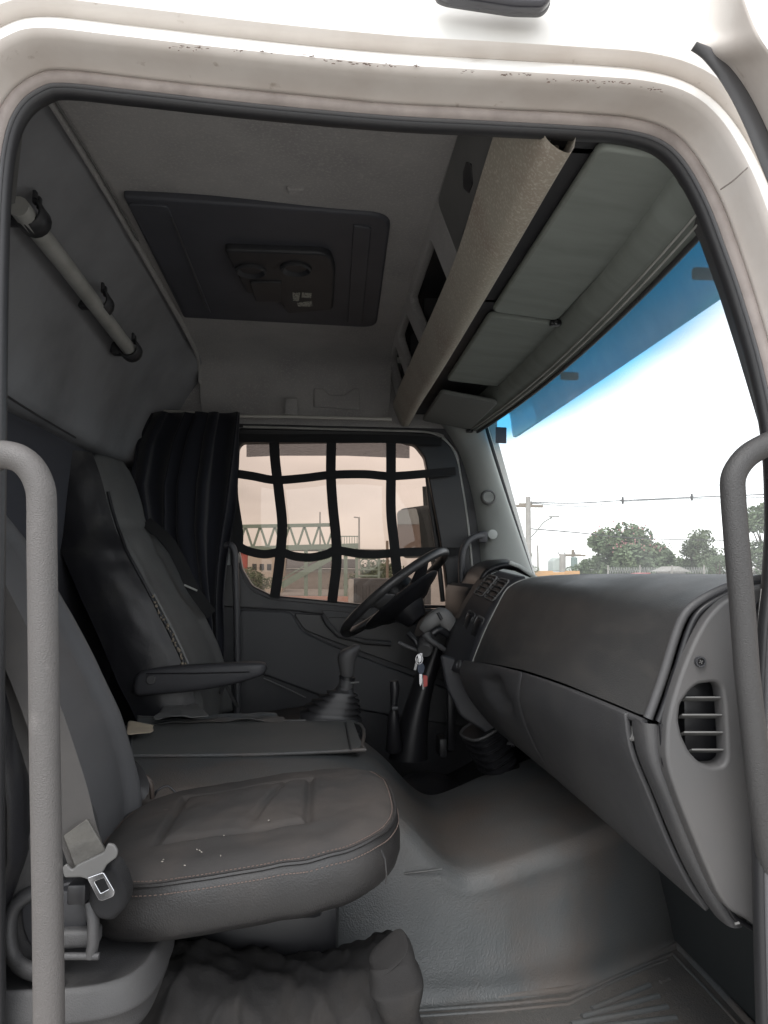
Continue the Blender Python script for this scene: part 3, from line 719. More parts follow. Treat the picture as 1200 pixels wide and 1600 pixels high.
# outside mirror of the driver's side, seen through the tinted window
mi = empty('side_mirror', U(652, 870, y=3.55), 'large dark truck mirror on the far side with buildings reflected in it', 'side mirror')
ml_ = pxloop([(619, 797), (624, 792), (656, 790), (664, 796), (672, 850), (672, 870), (626, 872), (621, 860)], 3.56)
mex, mey = V(1, -1.15, 0).normalized(), V(0, 0, 1)
hw = [((x - .42) * 1.45, z) for x, z in ml_]
mo = V(.42, 3.56, 0)
mhs = plate('housing', [roundloop([(x * 1.05, z) for x, z in hw], .03)], plastic_blk, mi, org=mo + V(.012, .010, 0), ex=mex, ey=mey, depth=.07, b=.02, seg=4)
gls = [(x, z) for x, z in pxloop([(622, 800), (626, 796), (650, 795), (654, 810), (658, 865), (628, 867), (624, 858)], 3.56)]
plate('mirror_glass', [roundloop([((x - .42) * 1.45, z) for x, z in gls], .015)], M('mirror_silver', (.9, .9, .9), .02, metal=1), mhs, org=mo + V(-.003, -.006, 0), ex=mex, ey=mey, depth=.004, b=.0005)
tube('mirror_arm', [U(664, 760, y=3.6), U(668, 830, y=3.62), U(680, 890, y=3.5)], .014, plastic_blk, mi, 8)

# ================================================================== CURTAIN
crr = tube('curtain_rail', [U(228, 641, y=3.12), U(300, 645, y=3.12), U(330, 650, y=3.12), U(450, 651, y=3.12), U(612, 655, y=3.12)], .007, M('white_rail', (.55, .54, .5), .4), None, 8)
tag(crr, 'thin white curtain rail running above the driver side window', 'curtain rail')
brk = box('rail_bracket', U(455, 636, y=3.14), (.055, .02, .075), headl, None, .006); tag(brk, 'small bracket screwed to the side wall holding the curtain rail', 'bracket')
left = [(640, 238, 0), (690, 212, 0), (760, 202, -.12), (830, 215, -.15), (900, 250, -.08), (960, 285, -.02), (1050, 318, 0), (1100, 328, 0)]
right = [(640, 378), (700, 374), (740, 370), (800, 365), (860, 358), (940, 350), (1020, 347), (1100, 345)]
rows = []; NC = 150
for k in range(36):
    v = 646 + (1085 - 646) * k / 35
    ul, dy = interp(left, v); (ur,) = interp(right, v)
    a = U(ul, v, y=3.06 + dy); b = U(ur, v, y=3.06)
    row = []
    for j in range(NC):
        t = j / (NC - 1); ph = t * 34 + (v - 646) * .008 * (1 - t) + 3.6 * noise.noise(V(t * 5, v * .004, 1.3)); amp = .015 * (.6 + .7 * noise.noise(V(t * 4, v * .006, 5)) + .4) * (1 + .5 * sst(650, 760, v))
        amp2 = .035 * noise.noise(V(t * 6 + 3, v * .003, 8)) * sst(660, 820, v)
        q = a.lerp(b, t); row.append(q + V(.008 * math.cos(ph * 1.3), amp * math.sin(ph) + amp2 - .02, 0))
    rows.append(row)
curt = grid('window_curtain', rows, curtm, None, sol=.003); tag(curt, 'black pleated cloth curtain gathered behind the driver seat', 'curtain')
hem = []
tube_pts = catmull([U(232, 650, y=3.08), U(236, 662, y=3.08), U(243, 655, y=3.08)], 4)
hk = tube('curtain_hook', tube_pts, .003, alum, None, 6); tag(hk, 'small pale hook at the left end of the curtain rail', 'hook')

# ================================================================== SEATS
BACK = [(-.54, -.375, .10), (-.45, -.385, .13), (-.39, -.40, .15), (-.30, -.435, .155), (-.20, -.485, .15), (-.10, -.540, .145), (-.03, -.580, .14), (.06, -.635, .13), (.14, -.672, .12), (.20, -.695, .12), (.26, -.712, .125), (.32, -.732, .125), (.37, -.752, .11), (.395, -.765, .07)]
def backrest_rows(yc, hw0, dx=0, fold=True, top=.40):
    rows = []
    zz = [-.54 + (top + .54) * k / 60 for k in range(61)]
    for z in zz:
        x, th = interp([(a, b, c) for a, b, c in BACK], z * (1 if z < .2 else 1))
        w = interp([(-.54, .80), (-.45, .93), (-.35, 1.0), (-.1, 1.0), (.05, .90), (.12, .80), (.16, .70), (.20, .70), (.32, .70), (.37, .60), (.41, .36)], z)[0] * hw0
        row = []; n = 56
        for k in range(n):
            th_ = 2 * math.pi * k / n; c, s = math.cos(th_), math.sin(th_)
            e = 2 / 3.4
            px = math.copysign(abs(c) ** e, c); py = math.copysign(abs(s) ** e, s)
            fx = 0
            if c > 0:
                yy = abs(py)
                fx += .030 * sst(.50, .80, yy) * (1 - sst(.05, .14, z)) * c        # bolsters
                for g in (-.27, -.115, .045):                                      # stitched cross grooves
                    fx -= .006 * math.exp(-((z - g - .02 * yy) / .007) ** 2) * (1 - sst(.5, .6, yy))
                fx -= .008 * math.exp(-((yy - .56) / .035) ** 2) * (1 - sst(.08, .16, z))
            fx += -.010 * math.exp(-((z - .145) / .012) ** 2)
            fx += .006 * noise.noise(V(z * 9, py * 2 + yc, 3))
            row.append(V(x + dx - th / 2 + px * th / 2 + fx, yc + py * w, z))
        rows.append(row)
    return rows
def cushion_T(x, tilt=.13): return -.422 + tilt * (x - .05)
def make_cushion(name, parent, cx, cy, a, b, mats, zoff=0, panel=True):
    def outline(th, e=3.4):
        c, s = math.cos(th), math.sin(th); ee = 2 / e
        r = V(math.copysign(abs(c) ** ee, c) * a, math.copysign(abs(s) ** ee, s) * b, 0)
        return r
    N = 200; rows = []
    rad = ([.02 + .016 * k for k in range(49)] if panel else [.02, .2, .4, .6, .75]) + [.82, .84, .86, .88, .90, .93, .955, .972, .985, .994]
    def top(x, y, r):
        z = cushion_T(x) + .012 * math.cos(min(1, abs(y - cy) / b) * 1.5) * (1 - r * .3)
        z -= .020 * max(0, (r - .80) / .2) ** 2.6
        u, w = x - cx, y - cy
        if panel:
            # sewn insert: rounded rectangle seam
            d = max(abs(u + .02) - .125, abs(w + .0) - .125)
            z -= .010 * math.exp(-(d / .007) ** 2)
            z += .007 * (1 - sst(-.05, .005, d))
            z -= .009 * math.exp(-((u - .03 - .25 * w) / .007) ** 2) * (1 - sst(.10, .13, abs(w)))
        z += .005 * noise.noise(V(x * 6, y * 6, 2)) + .0022 * noise.noise(V(x * 26, y * 26, 7))
        return z
    for r in rad:
        rows.append([V(cx + (o.x) * r, cy + o.y * r, top(cx + o.x * r, cy + o.y * r, r) + zoff) for o in (outline(2 * math.pi * k / N) for k in range(N))])
    g = []
    t_ = bmesh.new(); vv = bm_grid(t_, rows, True); t_.faces.new(vv[0])
    cu = from_bm(name, t_, mats[0], parent)
    # boxing (side wall) as its own part, seam bead between
    def rim(k): o = outline(2 * math.pi * k / N); return o, top(cx + o.x * .994, cy + o.y * .994, .994) + zoff
    rows = []
    for s, dz in ((.994, .0005), (.998, -.004), (1.008, -.010), (1.022, -.025), (1.032, -.048), (1.030, -.070), (1.012, -.092), (.97, -.108), (.90, -.114), (.5, -.116), (.1, -.116)):
        row = []
        for k in range(N):
            o, z = rim(k); wr = .003 * noise.noise(V(o.x * 14, o.y * 14, dz * 40))
            row.append(V(cx + o.x * s + wr * .5, cy + o.y * s + wr * .5, z + dz * .80))
        rows.append(row)
    grid('boxing', rows, mats[1], parent, cu=True)
    bead = []
    for k in range(N):
        o, z = rim(k); bead.append(V(cx + o.x * 1.0, cy + o.y * 1.0, z + .0005))
    tube('piping', bead, .0034, mats[1], cu, 6, closed=True)
    bm = bmesh.new()
    for s, dz in ((.978, .0035), (1.020, -.0125)):
        ln = []
        for k in range(N):
            o, z = rim(k)
            if s < 1: ln.append(V(cx + o.x * s, cy + o.y * s, top(cx + o.x * s, cy + o.y * s, s) + zoff + .0006))
            else: ln.append(V(cx + o.x * s + .0, cy + o.y * s, z + dz))
        acc = 0
        for i in range(N):
            p, q = ln[i], ln[(i + 1) % N]; L_ = (q - p).length; d = (q - p).normalized()
            nst = max(1, int(round(L_ / .0062)))
            for j in range(nst):
                c = p.lerp(q, (j + .5) / nst); off = V(0, 0, .0004) if s < 1 else V(c.x - cx, c.y - cy, 0).normalized() * .0006
                sd = d.cross(V(0, 0, 1)) * .0006
                bm_box(bm, c + off, d * .0019, sd, V(0, 0, .0006))
    st = from_bm('stitching', bm, stitch, cu, False); st['kind'] = 'stuff'
    return cu

ps = empty('truck_seat', (-.13, 1.43, -.95), 'worn black leather passenger seat nearest the open door, dusty cushion with pink stitching', 'chair')
make_cushion('seat_cushion', ps, -.125, 1.43, .262, .243, (seatcloth, leather), zoff=-.004)
bk = grid('backrest', backrest_rows(1.44, .235), backcloth, ps, cu=True, caps=True)
# near bolster of the backrest: darker leather wing with piping, at the picture's left edge
bp = [(-.50, -.46), (-.42, -.435), (-.33, -.440), (-.22, -.464), (-.164, -.486), (-.08, -.54), (.0, -.60)]
rows = []
for z, x in [tuple(interp([(a, a, b) for a, b in bp], z)) for z in [-.50 + .5 * k / 24 for k in range(25)]]:
    row = []
    for k in range(20):
        th = 2 * math.pi * k / 20; row.append(V(x - .05 + .058 * math.copysign(abs(math.cos(th)) ** .75, math.cos(th)), 1.155 + .055 * math.copysign(abs(math.sin(th)) ** .8, math.sin(th)), z))
    rows.append(row)
wing = grid('side_bolster', rows, leather_dk, ps, cu=True, caps=True)
for off, r, mm in ((.0, .004, leather), (.012, .0016, stitch), (-.016, .0012, stitch)):
    pts = [V(interp([(a, a, b) for a, b in bp], z)[1] - .004 - abs(off) * .3, 1.118 - .002 + off * -.9, z) for z in [-.49 + .49 * k / 20 for k in range(21)]]
    tube('bolster_seam', pts, r, mm, ps, 6)
# seat base: moulded tub with rim, tray and lever
tubz = [(-.585, 1.0, 0), (-.592, 1.015, 0), (-.605, 1.02, 0), (-.630, 1.01, 0), (-.655, .97, 0), (-.69, .93, 0), (-.70, .90, 0)]
def tubo(th, a, b, e=3.6):
    c, s = math.cos(th), math.sin(th); return math.copysign(abs(c) ** (2 / e), c) * a, math.copysign(abs(s) ** (2 / e), s) * b
tcx, tcy, ta, tb = -.405, 1.245, .165, .145
rows = []
for s_, z in ((.0, -.594), (.60, -.594), (.86, -.593), (.90, -.589), (.925, -.586), (.95, -.587), (.975, -.594), (1.02, -.622), (1.022, -.626), (1.012, -.629), (.985, -.631), (.98, -.650), (.95, -.664), (.90, -.668), (.5, -.670), (.02, -.670)):
    rows.append([V(tcx + tubo(2 * math.pi * k / 72, ta, tb)[0] * max(s_, .01), tcy + tubo(2 * math.pi * k / 72, ta, tb)[1] * max(s_, .01), z) for k in range(72)])
grid('base_tub', rows, plastic, ps, cu=True)
# housing wall with the moulded pocket, left
hl = pxloop([(-60, 1302), (40, 1298), (78, 1310), (92, 1340), (98, 1392), (92, 1470), (60, 1508), (-60, 1508)], 1.165)
hk_ = pxloop([(32, 1408), (52, 1392), (88, 1385), (96, 1400), (96, 1470), (70, 1488), (44, 1478), (34, 1450)], 1.165)
plate('base_housing', [roundloop(hl, .02)], plastic, ps, org=(0, 1.165, 0), depth=.2, b=.012, seg=3)
plate('recliner_recess', [roundloop(pxloop([(30, 1404), (60, 1388), (128, 1376), (140, 1430), (128, 1486), (46, 1486), (32, 1450)], 1.155), .02)], plastic_dk, ps, org=(0, 1.157, 0), depth=.02, b=.004)
tube('pocket_rim', catmull([U(92, 1388, y=1.168), U(52, 1394, y=1.165), U(22, 1418, y=1.16), U(14, 1460, y=1.152), U(24, 1500, y=1.140), U(50, 1518, y=1.126), U(90, 1522, y=1.12)], 6), .011, plastic, ps, 12, ry=.018)
box('lever', U(110, 1462, y=1.14), (.085, .03, .026), plastic, ps, .008, seg=3)
box('lever_plate', U(104, 1418, y=1.15), (.065, .02, .055), plastic_dk, ps, .004)
tube('buckle_post', [U(140, 1408, y=1.13), U(146, 1440, y=1.125), U(146, 1472, y=1.12), U(142, 1494, y=1.12)], .0115, plastic, ps, 10, ry=.008)
tube('post_foot', [U(100, 1494, y=1.115), U(155, 1494, y=1.115)], .005, plastic, ps, 8)
tube('nose_seam', [V(.098, 1.195, -.440), V(.103, 1.184, -.450), V(.105, 1.179, -.470), V(.104, 1.180, -.485)], .0013, leather, ps, 6)
box('suspension_box', (-.16, 1.54, -.78), (.40, .16, .30), plastic_blk, ps, .02)
box('cushion_pan', (-.16, 1.5, -.60), (.34, .26, .05), plastic_blk, ps, .015)
# lint specks on the cushion: small real crumbs
bm = bmesh.new(); rr = random.Random(5)
for u, v in [(308, 1317), (312, 1319), (315, 1322), (289, 1340), (254, 1329), (256, 1326), (457, 1262), (345, 1332), (350, 1300), (420, 1285)]:
    q = U(u, v, z=-.435); a = rr.uniform(0, 3)
    bm_box(bm, V(q.x, q.y, cushion_T(q.x) + .0085), V(math.cos(a), math.sin(a), 0) * rr.uniform(.0008, .002), V(-math.sin(a), math.cos(a), 0) * .0007, V(0, 0, .0006))
cr = from_bm('crumbs', bm, M('crumb', (.30, .28, .25), .9), None); cr['kind'] = 'stuff'; tag(cr, 'tiny pale crumbs scattered on the dusty passenger seat cushion', 'crumbs')

# seat belt over the passenger seat
sb = empty('seat_belt', U(130, 1330, y=1.13), 'grey seat belt with metal tongue hanging over the passenger seat by the grab handle', 'seat belt')
bp1 = catmull([U(-40, 880, y=1.20), U(20, 1000, y=1.17), U(62, 1100, y=1.15), U(105, 1230, y=1.13), U(122, 1300, y=1.12), U(140, 1352, y=1.115)], 6)
nb = V(.45, -1, .12)
rows = []
wd = lambda k, n: lerp(.040, .052, min(1, k / n * 1.4))
strap('webbing', bp1, .050, .0022, webbing, sb, up=nb)
bp2 = [p + V(-.030, .012, .012) for p in bp1[:-4]]
strap('webbing', bp2, .050, .0022, webbing, sb, up=V(.2, -1, .1))
lc = [U(98, 1306, y=1.105), U(136, 1279, y=1.108), U(166, 1330, y=1.102), U(117, 1356, y=1.098)]
def quadplate(name, q, m, par, th=.003, r=.004, b=.001, y=None):
    o0 = q[0]; ex = (q[1] - q[0]).normalized(); ey = (q[0] - q[3]); ey = (ey - ex * ey.dot(ex)).normalized()
    lp = [((p - o0).dot(ex), (p - o0).dot(ey)) for p in q]
    return plate(name, [roundloop(lp, r)], m, par, org=o0, ex=ex, ey=ey, depth=th, b=b)
quadplate('loop_cover', lc, loopm, sb, .006, .003, .0015)
# tongue: grey wide slotted plate narrowing to a bright steel blade with a window
yb = 1.093
tl = pxloop([(96, 1357), (103, 1350), (112, 1360), (120, 1352), (162, 1332), (168, 1318), (178, 1320), (184, 1330), (182, 1340), (166, 1352), (160, 1364), (140, 1376), (126, 1371), (100, 1372)], yb)
plate('tongue_plate', [roundloop(tl, .003, 3)], M('tongue_grey', (.125, .124, .122), .45), sb, org=(0, yb, 0), depth=.006, b=.002)
sl = pxloop([(136, 1371), (162, 1362), (180, 1392), (178, 1400), (160, 1407), (154, 1405)], yb)
sh_ = pxloop([(148, 1377), (163, 1371), (171, 1388), (158, 1395)], yb)
plate('tongue_blade', [roundloop(sl, .003, 3), roundloop(sh_, .001, 2)], chrome, sb, org=(0, yb - .002, 0), depth=.003, b=.0008)
bkl = empty('belt_buckle', U(165, 1410, y=1.12), 'black belt buckle cover in webbing sleeve beside the passenger cushion corner', 'buckle')
rows = []
for v, ul, ur, d in ((1348, 150, 180, .012), (1362, 128, 188, .02), (1380, 124, 194, .026), (1405, 130, 200, .028), (1425, 140, 198, .024), (1440, 158, 182, .014)):
    a, b = U(ul, v, y=1.135), U(ur, v, y=1.135); c = (a + b) / 2; h = (b - a).length / 2
    rows.append([c + V(math.copysign(abs(math.cos(t)) ** .6, math.cos(t)) * h, math.copysign(abs(math.sin(t)) ** .6, math.sin(t)) * d, 0) for t in [2 * math.pi * k / 20 for k in range(20)]])
plate('sleeve', [roundloop(pxloop([(122, 1376), (150, 1360), (176, 1352), (190, 1374), (198, 1402), (196, 1420), (176, 1441), (152, 1438), (136, 1418), (134, 1398)], 1.12), .008)], M('black_sleeve', (.014, .014, .016), .7, bump=(500, .6, .0015, 'weave')), bkl, org=(0, 1.118, 0), depth=.05, b=.010, seg=4)
box('release_end', U(124, 1392, y=1.115), (.026, .03, .028), plastic_blk, bkl, .004)
# buckle stalk and wire loop between cushion and backrest
st2 = empty('buckle_stalk', U(215, 1240, y=1.66), 'black buckle stalk and bent wire lying between passenger seat and engine cover', 'buckle stalk')
strap('stalk', catmull([U(200, 1252, y=1.62), U(222, 1235, y=1.63), U(214, 1208, y=1.66), U(190, 1185, y=1.69)], 5), .028, .003, rubber, st2, up=(.3, -1, .3))
tube('wire', catmull([U(240, 1246, y=1.69), U(246, 1235, y=1.69), U(262, 1228, y=1.70), U(276, 1240, y=1.70)], 3), .0025, plastic_blk, st2, 6)
tube('cable', catmull([U(185, 1180, y=1.70), U(214, 1205, y=1.69), U(234, 1220, y=1.68), U(238, 1248, y=1.68)], 4), .005, M('brown_cable', (.09, .07, .06), .5), st2, 6)

ds = empty('truck_seat', (-.3, 2.76, -.95), 'black leather driver seat beyond the engine cover with torn piping and an armrest', 'chair')
grid('backrest', [[V(p.x + (p.y - 2.76) * .17 - .005, p.y, p.z) for p in r] for r in backrest_rows(2.76, .235)], drvcloth_lit, ds, cu=True, caps=True)
# black leather side panel, near side of driver's backrest
rows = []
for k in range(37):
    z = -.56 + (.40 + .56) * k / 36; x, th = interp([(a, b, c) for a, b, c in BACK], z)
    w = interp([(-.54, .035), (-.1, .035), (.05, .055), (.12, .085), (.2, .10), (.4, .12)], z)[0]
    row = []
    xb = x - th - .115; xf = x - .040 + .010 * (z < .1)
    for j in range(14):
        t = j / 13; row.append(V(lerp(xb, xf, t), 2.530 - .022 * math.sin(math.pi * min(1, t * 1.05)) + w * .8 - .03 + .004 * noise.noise(V(z * 14, t * 5, 9)) - .006 * math.exp(-((z - .03) / .010) ** 2) * -1 + .03 * max(0, t - .85) * 4 * .3, z))
    rows.append(row)
grid('side_panel', rows, leather_dk, ds, sub=1)
sp = []
for k in range(30):
    z = -.36 + .72 * k / 29; x, th = interp([(a, b, c) for a, b, c in BACK], z); w = interp([(-.54, .035), (-.1, .035), (.05, .055), (.12, .085), (.2, .10), (.4, .12)], z)[0]
    sp.append(V(x - .030, 2.514 + w * .8 - .008, z))
tube('piping', sp[:26], .006, leather_dk, ds, 8)
tube('piping', [p + V(.012, .004, 0) for p in sp[:12]], .005, plastic_lt, ds, 8)
bm = bmesh.new(); rr = random.Random(11)
for k in range(34):
    t = k / 33; q = catmull(sp, 4)[int(6 + t * 36)]
    q = q + V(.004 + rr.uniform(-.006, .008), -.008 + rr.uniform(-.003, .003), rr.uniform(-.006, .006))
    s = rr.uniform(.002, .006)
    bmesh.ops.create_icosphere(bm, subdivisions=1, radius=s, matrix=Matrix.Translation(q) @ Matrix.Diagonal((1, .5, rr.uniform(.7, 1.5), 1)))
tf = from_bm('torn_edge', bm, foam, ds); tf['kind'] = 'stuff'
tube('head_seam', [V(-.75, 2.57, .035), V(-.70, 2.565, .045), V(-.665, 2.56, .05)], .004, plastic_lt, ds, 6)
# cushion, mostly hidden
make_cushion('seat_cushion', ds, -.125, 2.76, .255, .235, (seatcloth, leather_dk), zoff=-.10, panel=False)
box('seat_base', (-.15, 2.76, -.78), (.42, .38, .34), plastic_dk, ds, .03)
# armrest
ar = []
pp = [(208, 1072, .036), (230, 1064, .044), (290, 1060, .046), (350, 1054, .040), (395, 1047, .030), (419, 1043, .018)]
for u, v, h in pp:
    c = U(u, v, y=2.50); row = []
    for k in range(20):
        t = 2 * math.pi * k / 20; e = .55
        row.append(c + V(0, math.copysign(abs(math.cos(t)) ** e, math.cos(t)) * .032, math.copysign(abs(math.sin(t)) ** e, math.sin(t)) * h))
    ar.append(row)
grid('armrest', ar, M('armrest_vinyl', (.05, .05, .055), .5, bump=(500, .3, .001)), ds, cu=True, caps=True, sub=1)
tube('armrest_seam', [U(228, 1052, y=2.464), U(300, 1052, y=2.464), U(390, 1050, y=2.466)], .002, plastic_blk, ds, 6)
lathe('armrest_bolt', U(236, 1062, y=2.466), (0, -1, 0), [(-.005, .001), (-.005, .016), (.003, .016), (.006, .013), (.006, .001)], plastic, ds, 20)
# belt strap and jacket-like flap beside it
fl = strap('driver_belt', catmull([U(228, 815, y=2.86), U(262, 845, y=2.85), U(285, 885, y=2.84), U(300, 918, y=2.83), U(330, 960, y=2.9)], 6), .045, .003, netm, None, up=(.5, -1, .2)); tag(fl, 'black seat belt hanging between the driver seat and the curtain', 'seat belt')
bt = tube('belt_stop', [U(288, 914, y=2.80), U(308, 923, y=2.80)], .004, alum, None, 6); tag(bt, 'small pale metal piece on the belt beside the driver seat', 'belt clip')
hd = strap('height_adjuster_cable', catmull([U(345, 1085, y=2.8), U(352, 1070, y=2.8), U(362, 1088, y=2.8), U(372, 1105, y=2.8)], 4), .012, .008, rubber, None); tag(hd, 'black cable end below the driver seat armrest tip', 'cable')

# ================================================================== GRAB HANDLES
GH = 'grab handles'
def bend(pts, n=8): return catmull(pts, n)
g1 = empty('grab_handle', U(60, 1400, y=.99), 'tall grey rubber coated grab handle at the left, in front of the passenger seat', 'grab handle', GH)
hp1 = [V(-.52, 1.03, .215), U(-20, 712, y=1.0), U(6, 710, y=.985), U(34, 717, y=.98), U(54, 736, y=.98), U(66, 765, y=.98), U(68, 800, y=.98)]
hp1 = bend(hp1, 6) + [U(lerp(68, 73, ((v - 850) / 350)), v, y=.98) for v in (850, 950, 1050, 1200)] + [U(77, 1400, y=.98), U(79, 1560, y=.98), U(80, 1720, y=.98)]
hp1 = [p + V(-.002, 0, 0) for p in hp1]
tube('bar', hp1, .0182, handlem, g1, 18, angle=80)
g2 = empty('grab_handle', U(1170, 1200, y=1.05), 'dark grey grab handle at the right, crossing the windscreen edge and dashboard end panel', 'grab handle', GH)
hp2 = bend([U(1270, 670, y=1.03), U(1230, 682, y=1.03), U(1195, 696, y=1.03), U(1165, 715, y=1.03), U(1146, 745, y=1.03), U(1146, 785, y=1.03)], 6) + [U(1152, 860, y=1.03), U(1160, 950, y=1.035), U(1167, 1050, y=1.04), U(1176, 1130, y=1.045), U(1187, 1230, y=1.05), U(1200, 1330, y=1.06), U(1222, 1420, y=1.07)]
tube('bar', hp2, .0175, handlemr, g2, 18, angle=80)
g3 = empty('grab_handle', U(368, 1040, y=3.05), 'thin dark upright grab handle on the far pillar beside the curtain', 'grab handle', GH)
tube('bar', bend([U(352, 852, y=3.06), U(362, 853, y=3.05), U(367, 868, y=3.05), U(368, 900, y=3.05)], 5) + [U(370, 960, y=3.05), U(371, 1030, y=3.05), U(371, 1120, y=3.05)], .014, handledk, g3, 12, angle=80)
g4 = empty('grab_handle', U(722, 900, y=3.05), 'short dark curved grab handle on the far windscreen pillar behind the steering wheel', 'grab handle', GH)
tube('bar', bend([U(757, 838, y=3.08), U(745, 838, y=3.05), U(731, 846, y=3.03), U(723, 862, y=3.02), U(721, 885, y=3.02), U(722, 915, y=3.02), U(726, 950, y=3.03)], 5), .014, handledk, g4, 12, angle=80)
box('mount', U(754, 839, y=3.075), (.04, .03, .05), handledk, g4, .008)
# ================================================================== ENGINE COVER AND FLOOR
ec = empty('engine_cover', (0, 2.0, -.95), 'moulded grey vinyl engine tunnel cover between the seats, sloping down to the footwell', 'engine cover')
# cross sections (x, list of (y,z)) from the near floor up over the tunnel and down beyond
def csec(x):
    st = [(-.9, -.500), (-.3, -.500), (-.05, -.500), (.03, -.502), (.08, -.512), (.13, -.535), (.18, -.570), (.22, -.605), (.26, -.648), (.30, -.684), (.345, -.703), (.42, -.688), (.53, -.658), (.72, -.624), (.80, -.60), (.95, -.56)]
    zt = interp(st, x)[0]
    yb = interp([(-.9, 1.66), (.15, 1.672), (.45, 1.69), (.60, 1.718), (.75, 1.79), (.915, 1.89), (.95, 1.93)], x)[0]        # foot of the near wall
    ys_ = interp([(-.9, 1.75), (.10, 1.765), (.30, 1.755), (.45, 1.757), (.60, 1.785), (.72, 1.83), (.85, 1.89), (.95, 1.97)], x)[0]     # shoulder
    yf = interp([(-.9, 2.52), (-.3, 2.50), (.08, 2.46), (.14, 2.44), (.25, 2.40), (.36, 2.38), (.6, 2.48), (.95, 2.60)], x)[0]
    zb = -.948; h = zt - zb
    P = [(yb - .02, zb - .01), (yb, zb), (yb + .012, zb + .02), (lerp(yb, ys_, .25), zb + h * .22), (lerp(yb, ys_, .55), zb + h * .50), (lerp(yb, ys_, .78), zb + h * .74), (ys_ - .010, zt - .038), (ys_ + .010, zt - .011), (ys_ + .045, zt),
         (lerp(ys_, yf, .25), zt + .006), (lerp(ys_, yf, .5), zt + .008), (lerp(ys_, yf, .75), zt + .004), (yf - .03, zt - .006), (yf, zt - .03), (yf + .03, zt - .12), (yf + .05, zb)]
    return P
xs = [-.9, -.6, -.3, -.1, 0, .05, .10, .14, .18, .22, .26, .30, .34, .38, .44, .52, .60, .68, .74, .80, .86, .90, .95]
rows = []
for x in xs:
    sec = csec(x)
    row = catmull([V(x, y, z) for y, z in sec], 4)
    out = []
    for k, q in enumerate(row):
        w = .006 * noise.noise(q * 5) + .0025 * noise.noise(q * 14)
        # soft dents in the near wall
        q = q + V(0, -w, w)
        q.y += .018 * math.exp(-((q.x - .52) / .09) ** 2 - ((q.z + .80) / .10) ** 2)
        q.y -= .012 * math.exp(-((q.x - .62) / .06) ** 2 - ((q.z + .74) / .09) ** 2)
        out.append(q)
    rows.append(out)
grid('tunnel_mat', rows, matm, ec, sub=2)
tube('mat_crease', [U(632, 1365, y=1.735), U(660, 1362, y=1.735), U(690, 1358, y=1.735)], .0025, matm, ec, 8)
# storage pad on top with raised bead
padp = [U(205, 1181, z=-.488), U(400, 1179, z=-.488), U(556, 1172, z=-.488), U(566, 1166, z=-.488), U(552, 1128, z=-.488), U(400, 1128, z=-.488), U(205, 1132, z=-.488)]
tube('pad_bead', catmull(padp, 5), .0055, matm, ec, 8, closed=True)
pl2 = [(p.x, -p.y) for p in padp]
plate('top_pad', [roundloop([(p.x, p.y) for p in padp], .02)], M('pad_vinyl', (.115, .119, .117), .55, bump=(330, .5, .0015, 'voronoi'), mottle=((.14, .138, .132), 6, .4, .8)), ec, org=(0, 0, -.484), ex=(1, 0, 0), ey=(0, 1, 0), depth=.012, b=.003)
tube('pad_groove', [U(548, 1171, z=-.482), U(540, 1130, z=-.482)], .003, plastic_dk, ec, 6)
# crumpled vinyl flap and grey folded sheet at the back
def rumple(name, px, z0, m, amp, nx=22, ny=10, seed=0, par=None, sol=.003):
    q = [U(u, v, z=z0) for u, v in px]
    rows = []
    for j in range(ny):
        row = []
        for i in range(nx):
            s, t = i / (nx - 1), j / (ny - 1)
            p = q[0].lerp(q[1], s).lerp(q[3].lerp(q[2], s), t)
            row.append(p + V(.01 * noise.noise(V(s * 6, t * 6, seed)), 0, amp * (.5 + noise.noise(V(s * 5 + seed, t * 4, 1)))))
        rows.append(row)
    return grid(name, rows, m, par, sub=1, sol=sol)
f1 = rumple('vinyl_flap', [(212, 1134), (452, 1128), (430, 1119), (214, 1122)], -.485, matm, .016, seed=2); tag(f1, 'loose grey vinyl flap lying along the back edge of the engine cover', 'vinyl flap')
f2 = rumple('folded_sheet', [(236, 1128), (330, 1124), (300, 1100), (262, 1104)], -.462, plastic_lt, .018, nx=10, ny=6, seed=6); tag(f2, 'pale grey folded sheet beside the driver seat on the engine cover', 'folded sheet')
rg = rumple('beige_rag', [(196, 1152), (236, 1148), (242, 1136), (200, 1128)], -.466, beige, .008, nx=6, ny=5, seed=4); tag(rg, 'small beige cloth scrap poking out behind the passenger backrest', 'rag')

# near floor mat with raised border and ribs
fm = empty('floor_mat', (.4, 1.4, -.95), 'dusty grey moulded floor mat with raised ribs in front of the passenger seat', 'floor mat')
ZF = -.95
grid('mat_sheet', [[V(x, y, ZF + .002 * noise.noise(V(x * 6, y * 6, 4))) for x in [-.9 + 1.9 * i / 20 for i in range(21)]] for y in [1.085 + .9 * j / 12 for j in range(13)]], mat_dirty, fm, sub=1)
def zl(pts, z=ZF): return [U(u, v, z=z) for u, v in pts]
bl = [(560, 1566), (660, 1566), (780, 1558), (888, 1548), (975, 1512), (1058, 1478)]
for k, (du, dv, r) in enumerate(((0, 0, .010), (0, 13, .005), (0, 22, .004))):
    tube('raised_border', zl([(u - (8 if u > 900 else 0) * k, v + dv) for u, v in bl]), r, matm, fm, 8)
tube('raised_border', zl([(1058, 1478), (1110, 1532), (1172, 1600), (1240, 1680)]), .010, matm, fm, 8)
tube('raised_border', zl([(1052, 1492), (1098, 1540), (1158, 1606), (1220, 1680)]), .004, matm, fm, 8)
for k in range(7):
    u0, v0, u1, v1 = 925 - 16 * k, 1578 + 12 * k, 1015 + 14 * k, 1540 + 17 * k
    tube('rib', zl([(u0, v0), (u1, v1)]), .0075, matm, fm, 8)
